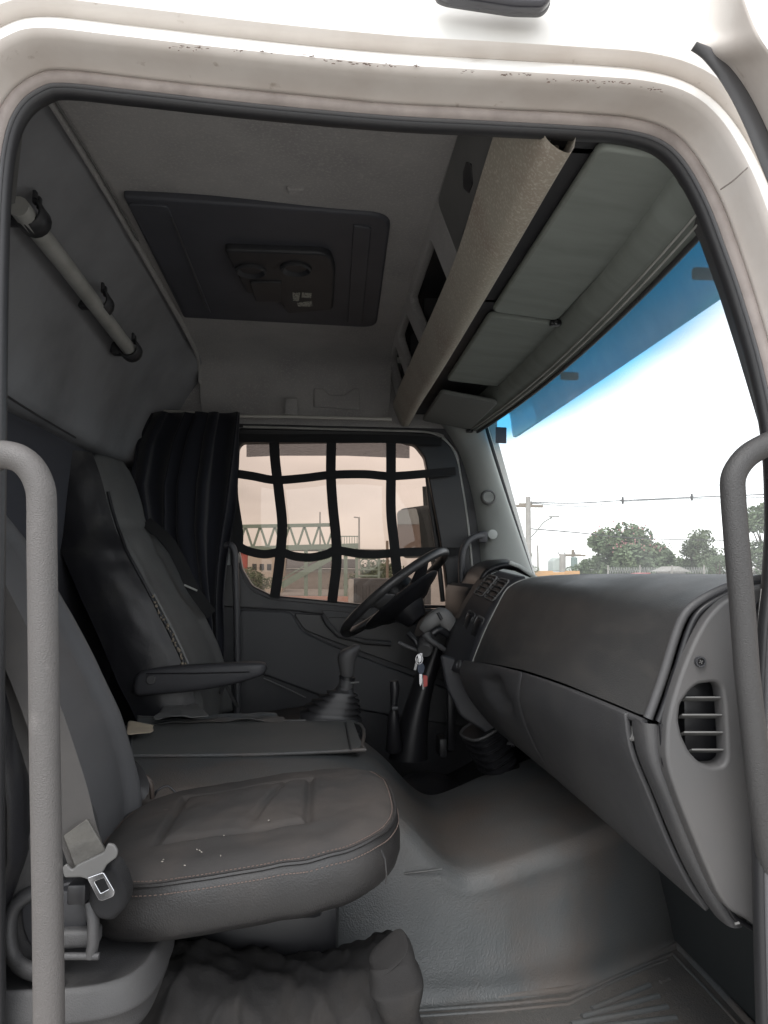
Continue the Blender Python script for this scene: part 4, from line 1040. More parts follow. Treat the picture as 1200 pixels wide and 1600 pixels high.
tube('rib', zl([(1032, 1536), (1046, 1530)]), .0055, mat_dirty, fm, 8)

# dark cloth bag under the passenger seat
bg = empty('cloth_bag', (-.1, 1.33, -.94), 'dark dusty crumpled cloth bag stuffed under the passenger seat', 'bag')
tops = [(100, 1500), (200, 1482), (300, 1492), (400, 1512), (470, 1515), (540, 1500), (590, 1476), (628, 1472), (638, 1490), (650, 1560), (664, 1600)]
rows = []
NXB = 80
for j in range(34):
    t = j / 33; row = []
    for i in range(NXB):
        u = lerp(60, 655, i / (NXB - 1)); s = i / (NXB - 1)
        vt = interp([(a, a, b) for a, b in tops], u)[1]
        zt = U(u, vt, y=1.32).z - .022; x = U(u, 1520, y=1.32).x
        # profile from the near bottom over the top to the far bottom
        ang = math.pi * t; yy = 1.36 - .16 * math.cos(ang); zz = lerp(-.945, zt, math.sin(ang) ** .5)
        n1 = noise.noise(V(s * 9, t * 4, 1)); n2 = noise.noise(V(s * 22, t * 9, 5)); rid = 1 - abs(noise.noise(V(s * 7 + t * 3, t * 5, 9))) * 2
        rid2 = 1 - abs(noise.noise(V(s * 15 - t * 6, t * 9, 3))) * 2
        w = .014 * n1 + .008 * n2 + .020 * rid ** 5 + .012 * rid2 ** 6
        endc = 1 - .25 * sst(.93, 1, s)
        row.append(V(x + .01 * n2, (yy - 1.36) * endc + 1.36 - w * math.cos(ang) * 1.3, zz + w * .8 * math.sin(ang)))
    rows.append(row)
grid('bag_body', rows, clothdk, bg, sub=1)
fold = catmull([U(606, 1488, y=1.23), U(612, 1500, y=1.23), U(620, 1540, y=1.225), U(628, 1590, y=1.22), U(636, 1660, y=1.21)], 8)
fo = tube('bag_fold', [p + V(.004 * noise.noise(p * 40), .004 * noise.noise(p * 31), 0) for p in fold], [.040 + .010 * noise.noise(p * 25) for i, p in enumerate(fold)], clothdk, bg, 24, ry=[.036 + .012 * noise.noise(p * 22) for p in fold], pw=3.4, up=(0, 1, 0)); subd(fo, 1)
0 and tube('bag_seam', catmull([U(360, 1500, y=1.24), U(470, 1512, y=1.22), U(560, 1500, y=1.22), U(600, 1480, y=1.22)], 6), .004, clothdk, bg, 6)
bm = bmesh.new(); bm_box(bm, U(372, 1528, y=1.185), V(.005, 0, .001), V(0, .002, 0), V(0, 0, .002), .0006); bm_box(bm, U(376, 1545, y=1.182), V(.002, 0, 0), V(0, .002, 0), V(0, 0, .007), .0006)
bm.free()

# ================================================================== DASHBOARD
da = empty('dashboard', (.7, 1.7, -.3), 'long dark grey moulded dashboard with scuffed top and lower glovebox', 'dashboard')
near_p = [(1.12, -.055), (.95, -.020), (.82, -.004), (.74, -.006), (.69, -.014), (.650, -.026), (.618, -.041), (.594, -.057), (.580, -.075), (.567, -.105), (.550, -.155), (.535, -.195), (.520, -.232)]
far_p = [(1.10, -.060), (.92, -.025), (.78, -.010), (.70, -.012), (.655, -.018), (.620, -.028), (.596, -.038), (.575, -.052), (.560, -.072), (.540, -.110), (.512, -.165), (.487, -.220), (.464, -.278)]
rows = []
for k in range(25):
    t = k / 24; y = lerp(1.165, 2.265, t)
    row = catmull([V(lerp(a[0], b[0], t) + .0, y, lerp(a[1], b[1], t) + (.004 * math.sin(math.pi * t) if a[0] > .6 else 0) + .018 * math.sin(math.pi * t) * (1 - sst(.518, .57, a[0]))) for a, b in zip(near_p, far_p)], 3)
    rows.append([q + V(.0015 * noise.noise(q * 6), 0, .0015 * noise.noise(q * 7)) for q in row])
grid('main_panel', rows, dash_mat, da, sub=1)
# near edge bead of the main panel and shadow gap
nb_ = catmull([V(x, 1.158, z) for x, z in near_p], 3)
tube('edge_bead', [p + V(0, 0, .0) for p in nb_], .008, plastic, da, 8)
tube('edge_gap', [p + V(.014, -.008, -.004) for p in nb_[3:]], .006, plastic_blk, da, 8)
ln = [(.521, -.234), (.525, -.270), (.533, -.305), (.556, -.360), (.582, -.425), (.604, -.475), (.628, -.520), (.650, -.552)]
lf = [(.452, -.281), (.440, -.303), (.442, -.335), (.462, -.380), (.498, -.430), (.540, -.475), (.585, -.510), (.63, -.535)]
# corner strip between the glovebox lid and the end panel
cs_a = catmull([V(lerp(a[0], b[0], .036) - .006, lerp(1.165, 2.30, .036), lerp(a[1], b[1], .036)) for a, b in zip(ln, lf)], 3)
cs_b = [V(p.x + .006, 1.150, p.z - .004) for p in cs_a]
grid('corner_panel', [[a, a.lerp(b, .3) + V(-.006, 0, 0), a.lerp(b, .8) + V(-.006, 0, 0), b, b + V(.02, .004, 0)] for a, b in zip(cs_a, cs_b)], plastic, da, sub=1)
fb = catmull([V(x, 2.268, z) for x, z in far_p[4:]], 3)
tube('chrome_trim_line', fb, .0022, alum, da, 6)
# top cover behind, to the driver's side
grid('top_cover', [[V(x, y, z) for y in (2.26, 2.6, 3.0, 3.18)] for x, z in ((1.12, -.065), (.93, -.04), (.80, -.03), (.70, -.03), (.62, -.045))], dash_mat, da)
# lower front: panel (left) and glovebox lid (right)
def low(t, out=0):
    return [V(lerp(a[0], b[0], t) - out, lerp(1.165, 2.30, t), lerp(a[1], b[1], t) + out * .3) for a, b in zip(ln, lf)]
def lowgrid(name, t0, t1, out, m, z_trim=None, n=14):
    rows = []
    for k in range(n):
        t = lerp(t0, t1, k / (n - 1)); r = catmull(low(t, out), 3)
        dome = .0
        rows.append([q + V(.001 * noise.noise(q * 8), 0, 0) for q in r])
    return grid(name, rows, m, da, sub=1, sol=.012, off=1)
lowgrid('lower_panel', 0.02, .98, -.055, plastic_blk)
# glovebox lid: leading edge follows a curved seam towards the far end
rows = []
for k in range(16):
    row = []
    for j, (a, b) in enumerate(zip(ln, lf)):
        s = j / 7; te = lerp(.505, .635, 0) + .0 - (0)      # top at y~1.73
        tend = interp([(0, .50), (.2, .51), (.5, .545), (.8, .575), (1, .60)], s)[0]
        t = lerp(.042, tend, k / 15)
        row.append(V(lerp(a[0], b[0], t) - .004, lerp(1.165, 2.30, t), lerp(a[1], b[1], t) + .018 * math.sin(math.pi * t) * (1 - s) ** 2))
    rows.append([q + V(.0008 * noise.noise(q * 8), 0, 0) for q in catmull(row, 3)])
gb = grid('glovebox_lid', rows, plastic, da, sol=.010, off=1); bev(gb, .003, 3)
rows2 = []
for k in range(16):
    row = []
    for j, (a, b) in enumerate(zip(ln, lf)):
        s = j / 7; tend = interp([(0, .50), (.2, .51), (.5, .545), (.8, .575), (1, .60)], s)[0] + .006
        t = lerp(tend, 1.0, k / 15)
        row.append(V(lerp(a[0], b[0], t) - .003, lerp(1.165, 2.30, t), lerp(a[1], b[1], t) + .018 * math.sin(math.pi * t) * (1 - s) ** 2))
    r = [q + V(.0008 * noise.noise(q * 8), 0, 0) for q in catmull(row, 3)]
    rows2.append(r)
# cup-like finger recess pushed into the centre panel
rc0 = U(806, 1086, y=1.93)
for r in rows2:
    for q in r:
        d = ((q.y - 1.95) / .085) ** 2 + ((q.z + .325) / .05) ** 2
        if q.z < -.27: q.x += .034 * sst(0, .22, 1 - d) * (1 if q.z > -.345 else sst(-.375, -.345, q.z))
cp = grid('centre_lower_panel', rows2, plastic, da, sub=1, sol=.010, off=1)
# glovebox fasteners
def lowx(y, z):
    t = (y - 1.165) / 1.135
    pr = [(-lerp(a[1], b[1], t), lerp(a[0], b[0], t)) for a, b in zip(ln, lf)]
    return interp(pr, -z)[0]
for u, v in ((857, 1080), (989, 1146), (1072, 1366), (912, 1226)):
    y = 1.17
    while y < 2.2:
        c = U(u, v, y=y)
        if c.x > lowx(y, c.z) - .003: break
        y += .003
    c = U(u, v, y=y - .004)
    lathe('fastener', c, (-1, -.15, .2), [(-.02, .001), (-.02, .0125), (.002, .0125), (.004, .010), (.002, .008), (.000, .001)], plastic_lt, da, 18)
# corner strip of the lower panel, near end
cs = [U(1020, 1117, y=1.15), U(1026, 1130, y=1.148), U(1030, 1190, y=1.148), U(1052, 1250, y=1.148), U(1080, 1320, y=1.148), U(1110, 1385, y=1.148), U(1140, 1432, y=1.148), U(1170, 1450, y=1.148)]
tube('corner_gap', [p + V(.006, -.004, 0) for p in cs[1:]], .0045, plastic_blk, da, 8)
tube('top_ridge', [V(lerp(ln[0][0], lf[0][0], k / 20) - .004, lerp(1.165, 2.27, k / 20), lerp(ln[0][1], lf[0][1], k / 20) - .006 + .018 * math.sin(math.pi * k / 20)) for k in range(21)], .006, plastic, da, 8)

# near end panel with the big vent
ep = empty('end_panel', (.6, 1.12, -.5), 'grey end panel of the dashboard with a large slatted air opening', 'trim panel')
YE = 1.125
el = pxloop([(1290, 905), (1200, 912), (1160, 922), (1128, 940), (1105, 965), (1085, 1000), (1066, 1045), (1050, 1095), (1042, 1130), (1040, 1180), (1046, 1210), (1062, 1255), (1082, 1305), (1104, 1358), (1124, 1402), (1142, 1425), (1168, 1438), (1200, 1462), (1290, 1520)], YE)
vh = pxloop([(1080, 1078), (1092, 1069), (1118, 1066), (1128, 1074), (1132, 1100), (1135, 1150), (1136, 1185), (1130, 1197), (1112, 1199), (1094, 1192), (1078, 1175), (1066, 1150), (1061, 1125), (1064, 1100)], YE)
plate('panel', [roundloop(el, .02, 4), roundloop(vh, .006, 3)], M('end_panel_plastic', (.088, .087, .088), .5, bump=(900, .3, .0006), mottle=((.105, .10, .098), 5, .4, .8)), ep, org=(0, YE, 0), depth=.035, b=.006, seg=3)
for v, ul, ur in ((1092, 1066, 1132), (1119, 1061, 1134), (1146, 1064, 1135), (1173, 1076, 1136)):
    a, b = U(ul, v, y=1.145), U(ur, v, y=1.145)
    bm = bmesh.new(); bm_box(bm, (a + b) / 2, (b - a) / 2, V(0, .011, -.0045), V(0, .0004, .0012), .0004)
    from_bm('vent_slat', bm, plastic_lt, ep, False)
box('vent_duct', U(1100, 1132, y=1.24), (.13, .12, .17), plastic_blk, ep, .005)
tube('duct_hose', catmull([U(1092, 1196, y=1.165), U(1116, 1192, y=1.16), U(1130, 1172, y=1.165), U(1132, 1150, y=1.17)], 5), .006, plastic_lt, ep, 8)
for u, v in ((1094, 1034), (1186, 948)):
    c = U(u, v, y=1.122)
    scr_ = lathe('screw_recess', c, (0, -1, 0), [(-.01, .001), (-.01, .0085), (.0035, .0085), (.0035, .0060), (-.004, .0055), (-.004, .001)], plastic_dk, ep, 18)
    bm = bmesh.new()
    for a in (0, math.pi / 2):
        bm_box(bm, c + V(0, -.0005, 0), V(math.cos(a + .4), 0, math.sin(a + .4)) * .0035, V(0, .002, 0), V(-math.sin(a + .4), 0, math.cos(a + .4)) * .0009)
    from_bm('screw', bm, steel, scr_, False)
tube('loose_clip', [U(1148, 1444, y=1.12), U(1155, 1442, y=1.12)], .002, plastic_lt, ep, 6)

# driver-facing centre console: vents, switches, instrument hood
cc = empty('instrument_console', (.6, 2.45, -.2), 'driver facing console with air vents, switches and a hooded instrument cluster', 'instrument panel')
ca = [U(822, 905, y=2.28), U(800, 920, y=2.28), U(778, 950, y=2.28), U(760, 985, y=2.28), U(745, 1030, y=2.28), U(735, 1060, y=2.28)]
cb = [U(770, 893, y=2.62), U(752, 905, y=2.60), U(735, 930, y=2.58), U(718, 960, y=2.56), U(700, 1003, y=2.52), U(690, 1040, y=2.50)]
ca, cb = catmull(ca, 5), catmull(cb, 5)
grid('fascia', [[a.lerp(b, k / 6) for k in range(7)] for a, b in zip(ca, cb)], plastic_dk, cc, sol=.01)
def cpos(s, t, h=0):
    i = min(len(ca) - 2, int(s * (len(ca) - 1))); f = s * (len(ca) - 1) - i
    a, b = ca[i].lerp(ca[i + 1], f), cb[i].lerp(cb[i + 1], f)
    dn = (ca[i + 1] - ca[i]).normalized(); ac = (b - a).normalized(); n = dn.cross(ac).normalized()
    if n.x > 0: n = -n
    return a.lerp(b, t) + n * h, dn, ac, n
def cbox(name, s, t, ls, lt, h, m, b=.003, hh=.006):
    c, dn, ac, n = cpos(s, t, h); bm = bmesh.new(); bm_box(bm, c, dn * ls / 2, ac * lt / 2, n * hh / 2, b); return from_bm(name, bm, m, cc, True, 35)
for t in (.25, .62):
    f = cbox('air_vent', .27, t, .085, .10, .003, plastic_blk, .006, .014)
    fv = f
    for k in range(4):
        c, dn, ac, n = cpos(.19 + .05 * k, t, .013); bm = bmesh.new(); bm_box(bm, c, dn * .002, ac * .042, n * .007, .0006); from_bm('vane', bm, plastic, fv, False)
    c, dn, ac, n = cpos(.265, t, .012)
    ring = [c + dn * p[0] + ac * p[1] for p in rrect(-.042, -.048, .042, .048, .012)]
    tube('vent_ring', ring, .0028, plastic_lt, cc, 6, closed=True)
cbox('trim_bar', .45, .35, .012, .16, .004, plastic, .003)
for t, mm in ((.22, plastic_lt), (.55, plastic)):
    c, dn, ac, n = cpos(.62, t, .006)
    ring = [c + dn * p[0] + ac * p[1] for p in rrect(-.038, -.035, .038, .035, .010)]
    tube('switch_frame', ring, .004, mm, cc, 6, closed=True)
    cbox('rocker_switch', .62, t, .062, .055, .004, plastic_blk, .008, .016)
cbox('lower_ledge', .80, .3, .014, .14, .006, plastic, .004)
lathe('knob', cpos(.92, .35, .0)[0], cpos(.92, .35)[3], [(-.005, .001), (-.005, .016), (.012, .015), (.016, .012), (.012, .008), (.012, .001)], plastic, cc, 20)
# hood
hood = catmull([U(744, 925, y=2.62), U(746, 905, y=2.62), U(756, 889, y=2.62), U(775, 880, y=2.62), U(792, 878, y=2.62), U(806, 881, y=2.62), U(836, 902, y=2.62)], 5)
rows = []
for q in hood:
    rows.append([q + V(-.004, -.05, -.006), q + V(0, -.02, .0), q + V(.01, .1, .012), q + V(.02, .30, .012), q + V(.03, .45, -.01)])
hd_ = grid('hood', rows, plastic_blk, cc, sol=.016)
grid('hood_side_lit', [[U(768, 896, y=2.54), U(786, 889, y=2.54), U(804, 892, y=2.54), U(832, 904, y=2.54)], [U(757, 914, y=2.50), U(772, 910, y=2.50), U(800, 906, y=2.50), U(828, 907, y=2.50)]], pillar_mat, cc)  # pale material paints the lit face of the black hood
tube('hood_highlight', [U(796, 879, y=2.53), U(812, 885, y=2.53), U(838, 903, y=2.53)], .007, pillar_mat, cc, 8)  # pale bead paints the highlight along the hood edge
grid('cluster_face', [[V(.50, y, -.20), V(.58, y, -.02)] for y in (2.62, 3.02)], plastic_blk, cc)
box('cluster_body', (.64, 2.84, -.17), (.26, .5, .24), rubber, cc, .03)
box('lower_dash', (.70, 2.75, -.36), (.30, .85, .30), plastic_dk, cc, .04)

# ================================================================== STEERING
sw = empty('steering_wheel', U(630, 945, y=2.75), 'black four spoke steering wheel seen nearly edge on below the net', 'steering wheel')
al = R_(38.5); e1 = V(math.cos(al), 0, math.sin(al)); dd = V(math.sin(al), 0, -math.cos(al))
e2 = (V(0, 1, 0) * math.cos(R_(13)) + dd * math.sin(R_(13))).normalized()
WC = U(618, 926, y=2.72); WR = .235
ax_ = e1.cross(e2).normalized()
if ax_.x < 0: ax_ = -ax_                     # pointing forward/down along the column
ring = [WC + (e1 * math.cos(2 * math.pi * k / 72) + e2 * math.sin(2 * math.pi * k / 72)) * WR for k in range(72)]
tube('rim', ring, .0165, M('wheel_leather', (.03, .03, .032), .33, bump=(500, .3, .001), mottle=((.045, .044, .043), 20, .4, .7)), sw, 14, closed=True)
lathe('hub', WC + ax_ * .0, ax_, [(-.035, .001), (-.03, .05), (-.015, .075), (.02, .082), (.06, .075), (.10, .055), (.13, .04), (.13, .001)], plastic_blk, sw, 32)
lathe('back_shroud', WC, ax_, [(.030, .165), (.034, .170), (.040, .166), (.048, .15), (.058, .12), (.075, .09), (.078, .001)], plastic_blk, sw, 48)
for a in (20, 160, 215, 325):
    d = e1 * math.sin(R_(a)) * -1 + e2 * math.cos(R_(a)); sd = ax_.cross(d)
    rows = []
    for t, w, dep in ((.05, .045, .03), (.10, .055, .036), (.15, .045, .030), (.20, .034, .014), (.232, .030, .004)):
        c = WC + d * t + ax_ * dep; rows.append([c + sd * w * math.cos(2 * math.pi * k / 12) + ax_ * .011 * math.sin(2 * math.pi * k / 12) for k in range(12)])
    grid('spoke', rows, plastic if a in (20, 160) else plastic_blk, sw, cu=True, caps=True, sub=1)
sc_ = empty('steering_column', U(690, 1000, y=2.7), 'grey steering column shroud with stalks and ignition lock behind the wheel', 'steering column')
col = [U(660, 975, y=2.72), U(680, 985, y=2.73), U(700, 1005, y=2.74), U(725, 1035, y=2.75)]
tube('column_shroud', col, [.05, .062, .062, .05], plastic, sc_, 16, pw=3.2)
ush = tube('upper_shell', catmull([U(660, 984, y=2.56), U(672, 972, y=2.55), U(688, 962, y=2.55), U(698, 970, y=2.55), U(708, 986, y=2.56), U(716, 1000, y=2.58)], 4), [.016, .02, .022, .024, .025, .026, .027, .028, .029, .030, .030, .030, .030, .029, .028, .027, .026, .025, .024, .022, .02], plastic_lt, sc_, 16, up=(0, 1, 0), pw=3.0)
tube('slot', [U(684, 957, y=2.522), U(690, 968, y=2.522)], .006, plastic_blk, ush, 8, ry=.008)
tube('multi_switch', catmull([U(676, 990, y=2.52), U(686, 984, y=2.52), U(700, 992, y=2.53)], 4), .014, plastic_blk, sc_, 10)
tube('wiper_stalk', catmull([U(666, 992, y=2.50), U(672, 1000, y=2.49), U(684, 1008, y=2.49), U(696, 1016, y=2.50)], 5), [.018, .017, .014, .012, .011, .010, .009, .009, .009, .009, .009, .009, .009, .009, .009, .010][:16], plastic, sc_, 12)
tube('stalk_stem', [U(664, 995, y=2.52), U(660, 1010, y=2.52), U(668, 1018, y=2.52)], .010, plastic, sc_, 10)
lathe('ignition_lock', U(664, 1016, y=2.50), (-.25, -1, -.5), [(-.05, .001), (-.05, .026), (.0, .026), (.006, .022), (.004, .012), (.004, .001)], plastic, sc_, 24)
tube('indicator_stalk', [U(638, 990, y=2.62), U(650, 1002, y=2.60), U(652, 1008, y=2.6)], .010, plastic_blk, sc_, 10)
tube('lower_lever', catmull([U(622, 1004, y=2.55), U(640, 1012, y=2.55), U(655, 1018, y=2.55)], 4), .007, plastic, sc_, 8)
tube('lower_collar', [U(700, 1012, y=2.56), U(712, 1006, y=2.56), U(720, 1012, y=2.56)], .012, plastic_dk, sc_, 10)
grid('column_boot', [[U(u, v, y=2.70) + V(.06 * math.cos(t) * s, .06 * math.sin(t), 0) for t in [2 * math.pi * k / 16 for k in range(16)]] for u, v, s in ((682, 1005, .7), (660, 1070, .6), (645, 1130, .9), (638, 1185, 1.2))], plastic_blk, sc_, cu=True, sub=1)
ky = empty('key_bunch', U(656, 1040, y=2.46), 'bunch of keys with a red tag hanging from the ignition lock', 'keys')
YK = 2.46
tube('key_ring', [U(655, 1030, y=YK) + V(.012 * math.cos(2 * math.pi * k / 16), 0, .016 * math.sin(2 * math.pi * k / 16)) for k in range(16)], .0016, chrome, ky, 6, closed=True)
def kplate(n, px, m, y, r=.003, d=.003): return plate(n, [roundloop(pxloop(px, y), r)], m, ky, org=(0, y, 0), depth=d, b=.0008)
kplate('ignition_key', [(652, 1022), (660, 1020), (661, 1034), (654, 1036)], chrome, YK + .01)
kplate('key_head', [(653, 1038), (660, 1035), (664, 1042), (662, 1052), (656, 1054), (652, 1048)], bluegrey, YK, .006, .007)
kplate('key_blade', [(655, 1053), (660, 1053), (660, 1066), (657, 1073), (655, 1068)], chrome, YK)
kplate('small_key', [(651, 1028), (655, 1030), (650, 1048), (646, 1047)], steel, YK + .004)
kplate('red_tag', [(661, 1055), (668, 1056), (668, 1072), (662, 1074)], redm, YK + .003, .002, .006)
kplate('small_key', [(659, 1060), (663, 1060), (663, 1077), (660, 1078)], steel, YK + .008)

# gear lever
gr = empty('gear_lever', U(525, 1120, y=2.5), 'gear lever with moulded grey knob and pleated rubber boot behind the engine cover', 'gear lever')
YG = 2.50
kn = [(543, 1062, .020, .020), (542, 1050, .024, .022), (541, 1036, .028, .026), (543, 1024, .036, .030), (547, 1016, .038, .030), (549, 1011, .030, .024), (549, 1009, .014, .012)]
rows = []
for u, v, rx, ry in kn:
    c = U(u, v, y=YG); rows.append([c + V(rx * math.cos(t), ry * math.sin(t), .008 * math.cos(t) * (v < 1030)) for t in [2 * math.pi * k / 18 for k in range(18)]])
grid('knob', rows, plastic, gr, cu=True, caps=True, sub=1)
shf_ = tube('shaft', [U(543, 1060, y=YG), U(540, 1075, y=YG), U(536, 1094, y=YG)], .025, plastic, gr, 14)
tube('collar', [U(543, 1057, y=YG), U(542, 1062, y=YG)], .027, plastic_blk, gr, 14)
tube('range_pin', [U(548, 1067, y=YG - .02), U(561, 1066, y=YG - .02)], .003, plastic_lt, shf_, 6)
rows = []
bl_ = [(1070, 540, .026), (1076, 539, .036), (1080, 537, .040), (1083, 535, .064), (1087, 533, .050), (1091, 530, .084), (1095, 529, .066), (1099, 525, .100), (1103, 524, .082), (1107, 520, .114), (1112, 519, .095), (1117, 517, .125), (1135, 516, .125)]
for v, u, r in bl_:
    c = U(u, v, y=YG); r *= .82; rows.append([c + V(math.copysign(abs(math.cos(t)) ** .7, math.cos(t)) * r, math.copysign(abs(math.sin(t)) ** .7, math.sin(t)) * r * .8, .12 * r * math.cos(t) * -1) for t in [2 * math.pi * k / 32 for k in range(32)]])
grid('boot', rows, M('boot_rubber', (.03, .03, .032), .42), gr, cu=True)
pb = empty('brake_lever', U(616, 1110, y=2.5), 'short black hand brake lever rising beside the column boot', 'brake lever')
tube('grip', [U(616, 1064, y=2.5), U(617, 1075, y=2.5), U(616, 1092, y=2.5), U(615, 1110, y=2.5)], [.014, .017, .013, .011], plastic_blk, pb, 12)
tube('lever_base', [U(616, 1104, y=2.51), U(615, 1125, y=2.51), U(616, 1170, y=2.55)], [.012, .02, .03], plastic_blk, pb, 12)
box('lever_stop', U(617, 1106, y=2.48), (.022, .02, .012), plastic_dk, pb, .002)
# pedal bellows / heater duct at the firewall
du = empty('ribbed_duct', U(760, 1160, y=2.5), 'black ribbed plastic duct in the driver footwell below the dashboard', 'duct')
rows = []
cc0, cc1 = U(782, 1205, y=2.46), U(752, 1138, y=2.44)
bmz = []
N_ = 25
for k in range(N_):
    t = k / (N_ - 1); c = cc0.lerp(cc1, t); r = .080 if k % 4 in (0, 1) else .068
    r *= lerp(.9, 1.05, t); dx_, dy_, dz_ = rotframe(cc1 - cc0)
    rows.append([c + dy_ * math.copysign(abs(math.cos(a)) ** .7, math.cos(a)) * r + dz_ * math.copysign(abs(math.sin(a)) ** .7, math.sin(a)) * r * .8 for a in [2 * math.pi * j / 24 for j in range(24)]])
grid('bellows', rows, plastic_blk, du, cu=True, caps=True, angle=50)
tube('duct_flange', [cc1 + dy_ * math.copysign(abs(math.cos(a)) ** .7, math.cos(a)) * .074 + dz_ * math.copysign(abs(math.sin(a)) ** .7, math.sin(a)) * .062 for a in [2 * math.pi * j / 24 for j in range(24)]], .006, plastic, du, 6, closed=True)
dfp = grid('driver_footwell_mat', [[V(x, y, -.90 + .004 * noise.noise(V(x * 8, y * 8, 0)) + .22 * sst(.4, .95, x)) for x in [-.2 + 1.15 * i / 14 for i in range(15)]] for y in (2.40, 2.6, 2.8, 3.0, 3.19)], M('dark_mat', (.022, .022, .025), .7, bump=(300, .4, .002)), None, sub=1)
tag(dfp, 'dark rubber mat in the driver footwell beyond the engine cover', 'floor mat')
wh = empty('round_cap', U(655, 1165, y=2.45), 'dark domed rubber cover beside the engine tunnel in the driver footwell', 'rubber cover')
lathe('dome', U(672, 1225, y=2.52) + V(0, .05, -.05), (0, -.3, 1), [(-.1, .001), (-.1, .15), (.0, .13), (.03, .10), (.045, .05), (.048, .001)], plastic_blk, wh, 32, angle=80)
for dx in (0,):
    pass
0 and tube('cap_ring', [U(668, 1195, y=2.50) + V(.115 * math.cos(t), .1 * math.sin(t), .035) for t in [2 * math.pi * k / 24 for k in range(24)]], .006, rubber_grey, wh, 6, closed=True)
kp = plate('knee_panel', [roundloop(pxloop([(688, 1022), (716, 1030), (735, 1075), (775, 1118), (812, 1165), (790, 1172), (752, 1140), (720, 1120), (698, 1075)], 2.40), .02)], plastic_dk, cc, org=(0, 2.40, 0), depth=.03, b=.008)
clp = empty('pedal_bracket', U(700, 1130, y=2.8), 'dark pedal bracket hanging under the dashboard in the driver footwell', 'pedal')
box('pedal_arm', U(705, 1110, y=2.85), (.03, .03, .3), plastic_blk, clp, .006)
box('pedal_pad', U(690, 1165, y=2.85), (.03, .09, .07), rubber, clp, .008)

# ================================================================== OUTSIDE
gm = M('yard_concrete', (.34, .33, .31), .9, mottle=[((.40, .385, .36), .15, .4, .7), ((.27, .26, .245), 2, .5, .8)], bump=(30, .3, .01))
GZ = -2.25
gd = grid('ground', [[V(x, y, GZ) for x in (-600, -60, 0, 60, 600)] for y in (-600, -60, 0, 60, 600)], gm, None); gd['kind'] = 'structure'

def tree(lbl, px, v_top, dist, wpx, leafm, n=3200, seed=0, extra=None, sparse=1.0, name='broadleaf_tree', flat=1.0):
    rng = random.Random(seed)
    c = U(px, 890, y=dist); top = U(px, v_top - 6, y=dist); H = top.z - GZ; W = wpx / FPX * dist / 2 * 1.12
    e = empty(name, (c.x, dist, GZ), lbl, 'tree', 'trees beyond the road')
    base = V(c.x, dist, GZ)
    bm = bmesh.new()
    tp = [base, base + V(.1, 0, H * .18), base + V(-.1, .1, H * .38), base + V(.05, 0, H * .6)]
    bm_tube(bm, tp, [H * .035, H * .028, H * .02, H * .008], 8)
    blobs = []
    nb_ = 34
    for k in range(nb_):
        a = rng.uniform(0, 2 * math.pi); r = W * rng.uniform(.15, .95); zz = H * rng.uniform(.30, .86)
        rr_ = (1 - ((zz / H - .45) / .55) ** 2) ** .5 if abs(zz / H - .45) < .5 else .4
        p = base + V(math.cos(a) * r * rr_, math.sin(a) * r * rr_, zz)
        blobs.append((p, W * rng.uniform(.26, .44)))
        st_ = base + V(0, 0, H * rng.uniform(.2, .45))
        bm_tube(bm, [st_, st_.lerp(p, .5) + V(0, 0, -.05 * H), p], [H * .012, H * .008, H * .003], 5)
    from_bm('trunk', bm, bark, e)
    verts, faces = [], []
    for i in range(int(n * 2.6)):
        p, r = blobs[rng.randrange(len(blobs))]
        while True:
            d = V(rng.uniform(-1, 1), rng.uniform(-1, 1), rng.uniform(-1, 1))
            if .3 < d.length < 1: break
        d = d * (d.length ** -.4)
        q = p + V(d.x * r, d.y * r, d.z * r * .75)
        s = W * rng.uniform(.03, .065) * sparse
        a = V(rng.gauss(0, 1), rng.gauss(0, 1), rng.gauss(0, .6)).normalized(); b = a.cross(V(rng.gauss(0, 1), rng.gauss(0, 1), rng.gauss(0, 1))).normalized()
        k = len(verts)
        verts += [q - a * s, q + b * s * .6, q + a * s, q - b * s * .6]; faces.append((k, k + 1, k + 2, k + 3))
    me = bpy.data.meshes.new('crown'); me.from_pydata([tuple(v) for v in verts], [], faces)
    link('crown', me, leafm, e, False)
    if extra:
        verts, faces = [], []
        for i in range(extra):
            p, r = blobs[rng.randrange(len(blobs))]
            d = V(rng.uniform(-1, 1), rng.uniform(-1, 1), rng.uniform(.2, 1.1)).normalized()
            q = p + d * r * rng.uniform(.9, 1.2)
            if q.z - GZ < H * .6: continue
            s = W * rng.uniform(.012, .025); a = V(rng.gauss(0, 1), 0, rng.gauss(0, 1)).normalized(); b = V(-a.z, .2, a.x)
            k = len(verts); verts += [q - a * s, q + b * s, q + a * s, q - b * s]; faces.append((k, k + 1, k + 2, k + 3))
        me = bpy.data.meshes.new('blossom'); me.from_pydata([tuple(v) for v in verts], [], faces)
        link('blossom', me, blossom, e, False)
    return e
tree('wide spreading tree with pinkish blossom, left of the pair beyond the windscreen', 975, 822, 55, 118, foliage, 5200, 1, extra=500)
tree('bushy green tree standing between the blossoming tree and the open one', 1040, 850, 58, 70, foliage, 2600, 2)
tree('taller open tree with gaps in its crown, right of the blossoming tree', 1090, 822, 55, 66, foliage2, 2200, 3, sparse=1.2)
tree('broad low tree filling the gap left of the blossoming tree base', 925, 872, 62, 60, foliage, 1800, 12)
tree('low spreading tree behind the open tree near the fence', 1085, 872, 66, 90, foliage, 2200, 13)
tree('low dense bush row tree just left of the right grab handle', 1122, 868, 50, 50, foliage, 1600, 4)
tree('tall leafy tree seen right of the right grab handle', 1205, 775, 40, 110, foliage, 4200, 5)
tree('narrow pale green tree beside the utility pole next to the windscreen pillar', 812, 838, 45, 44, foliage2, 1800, 6)
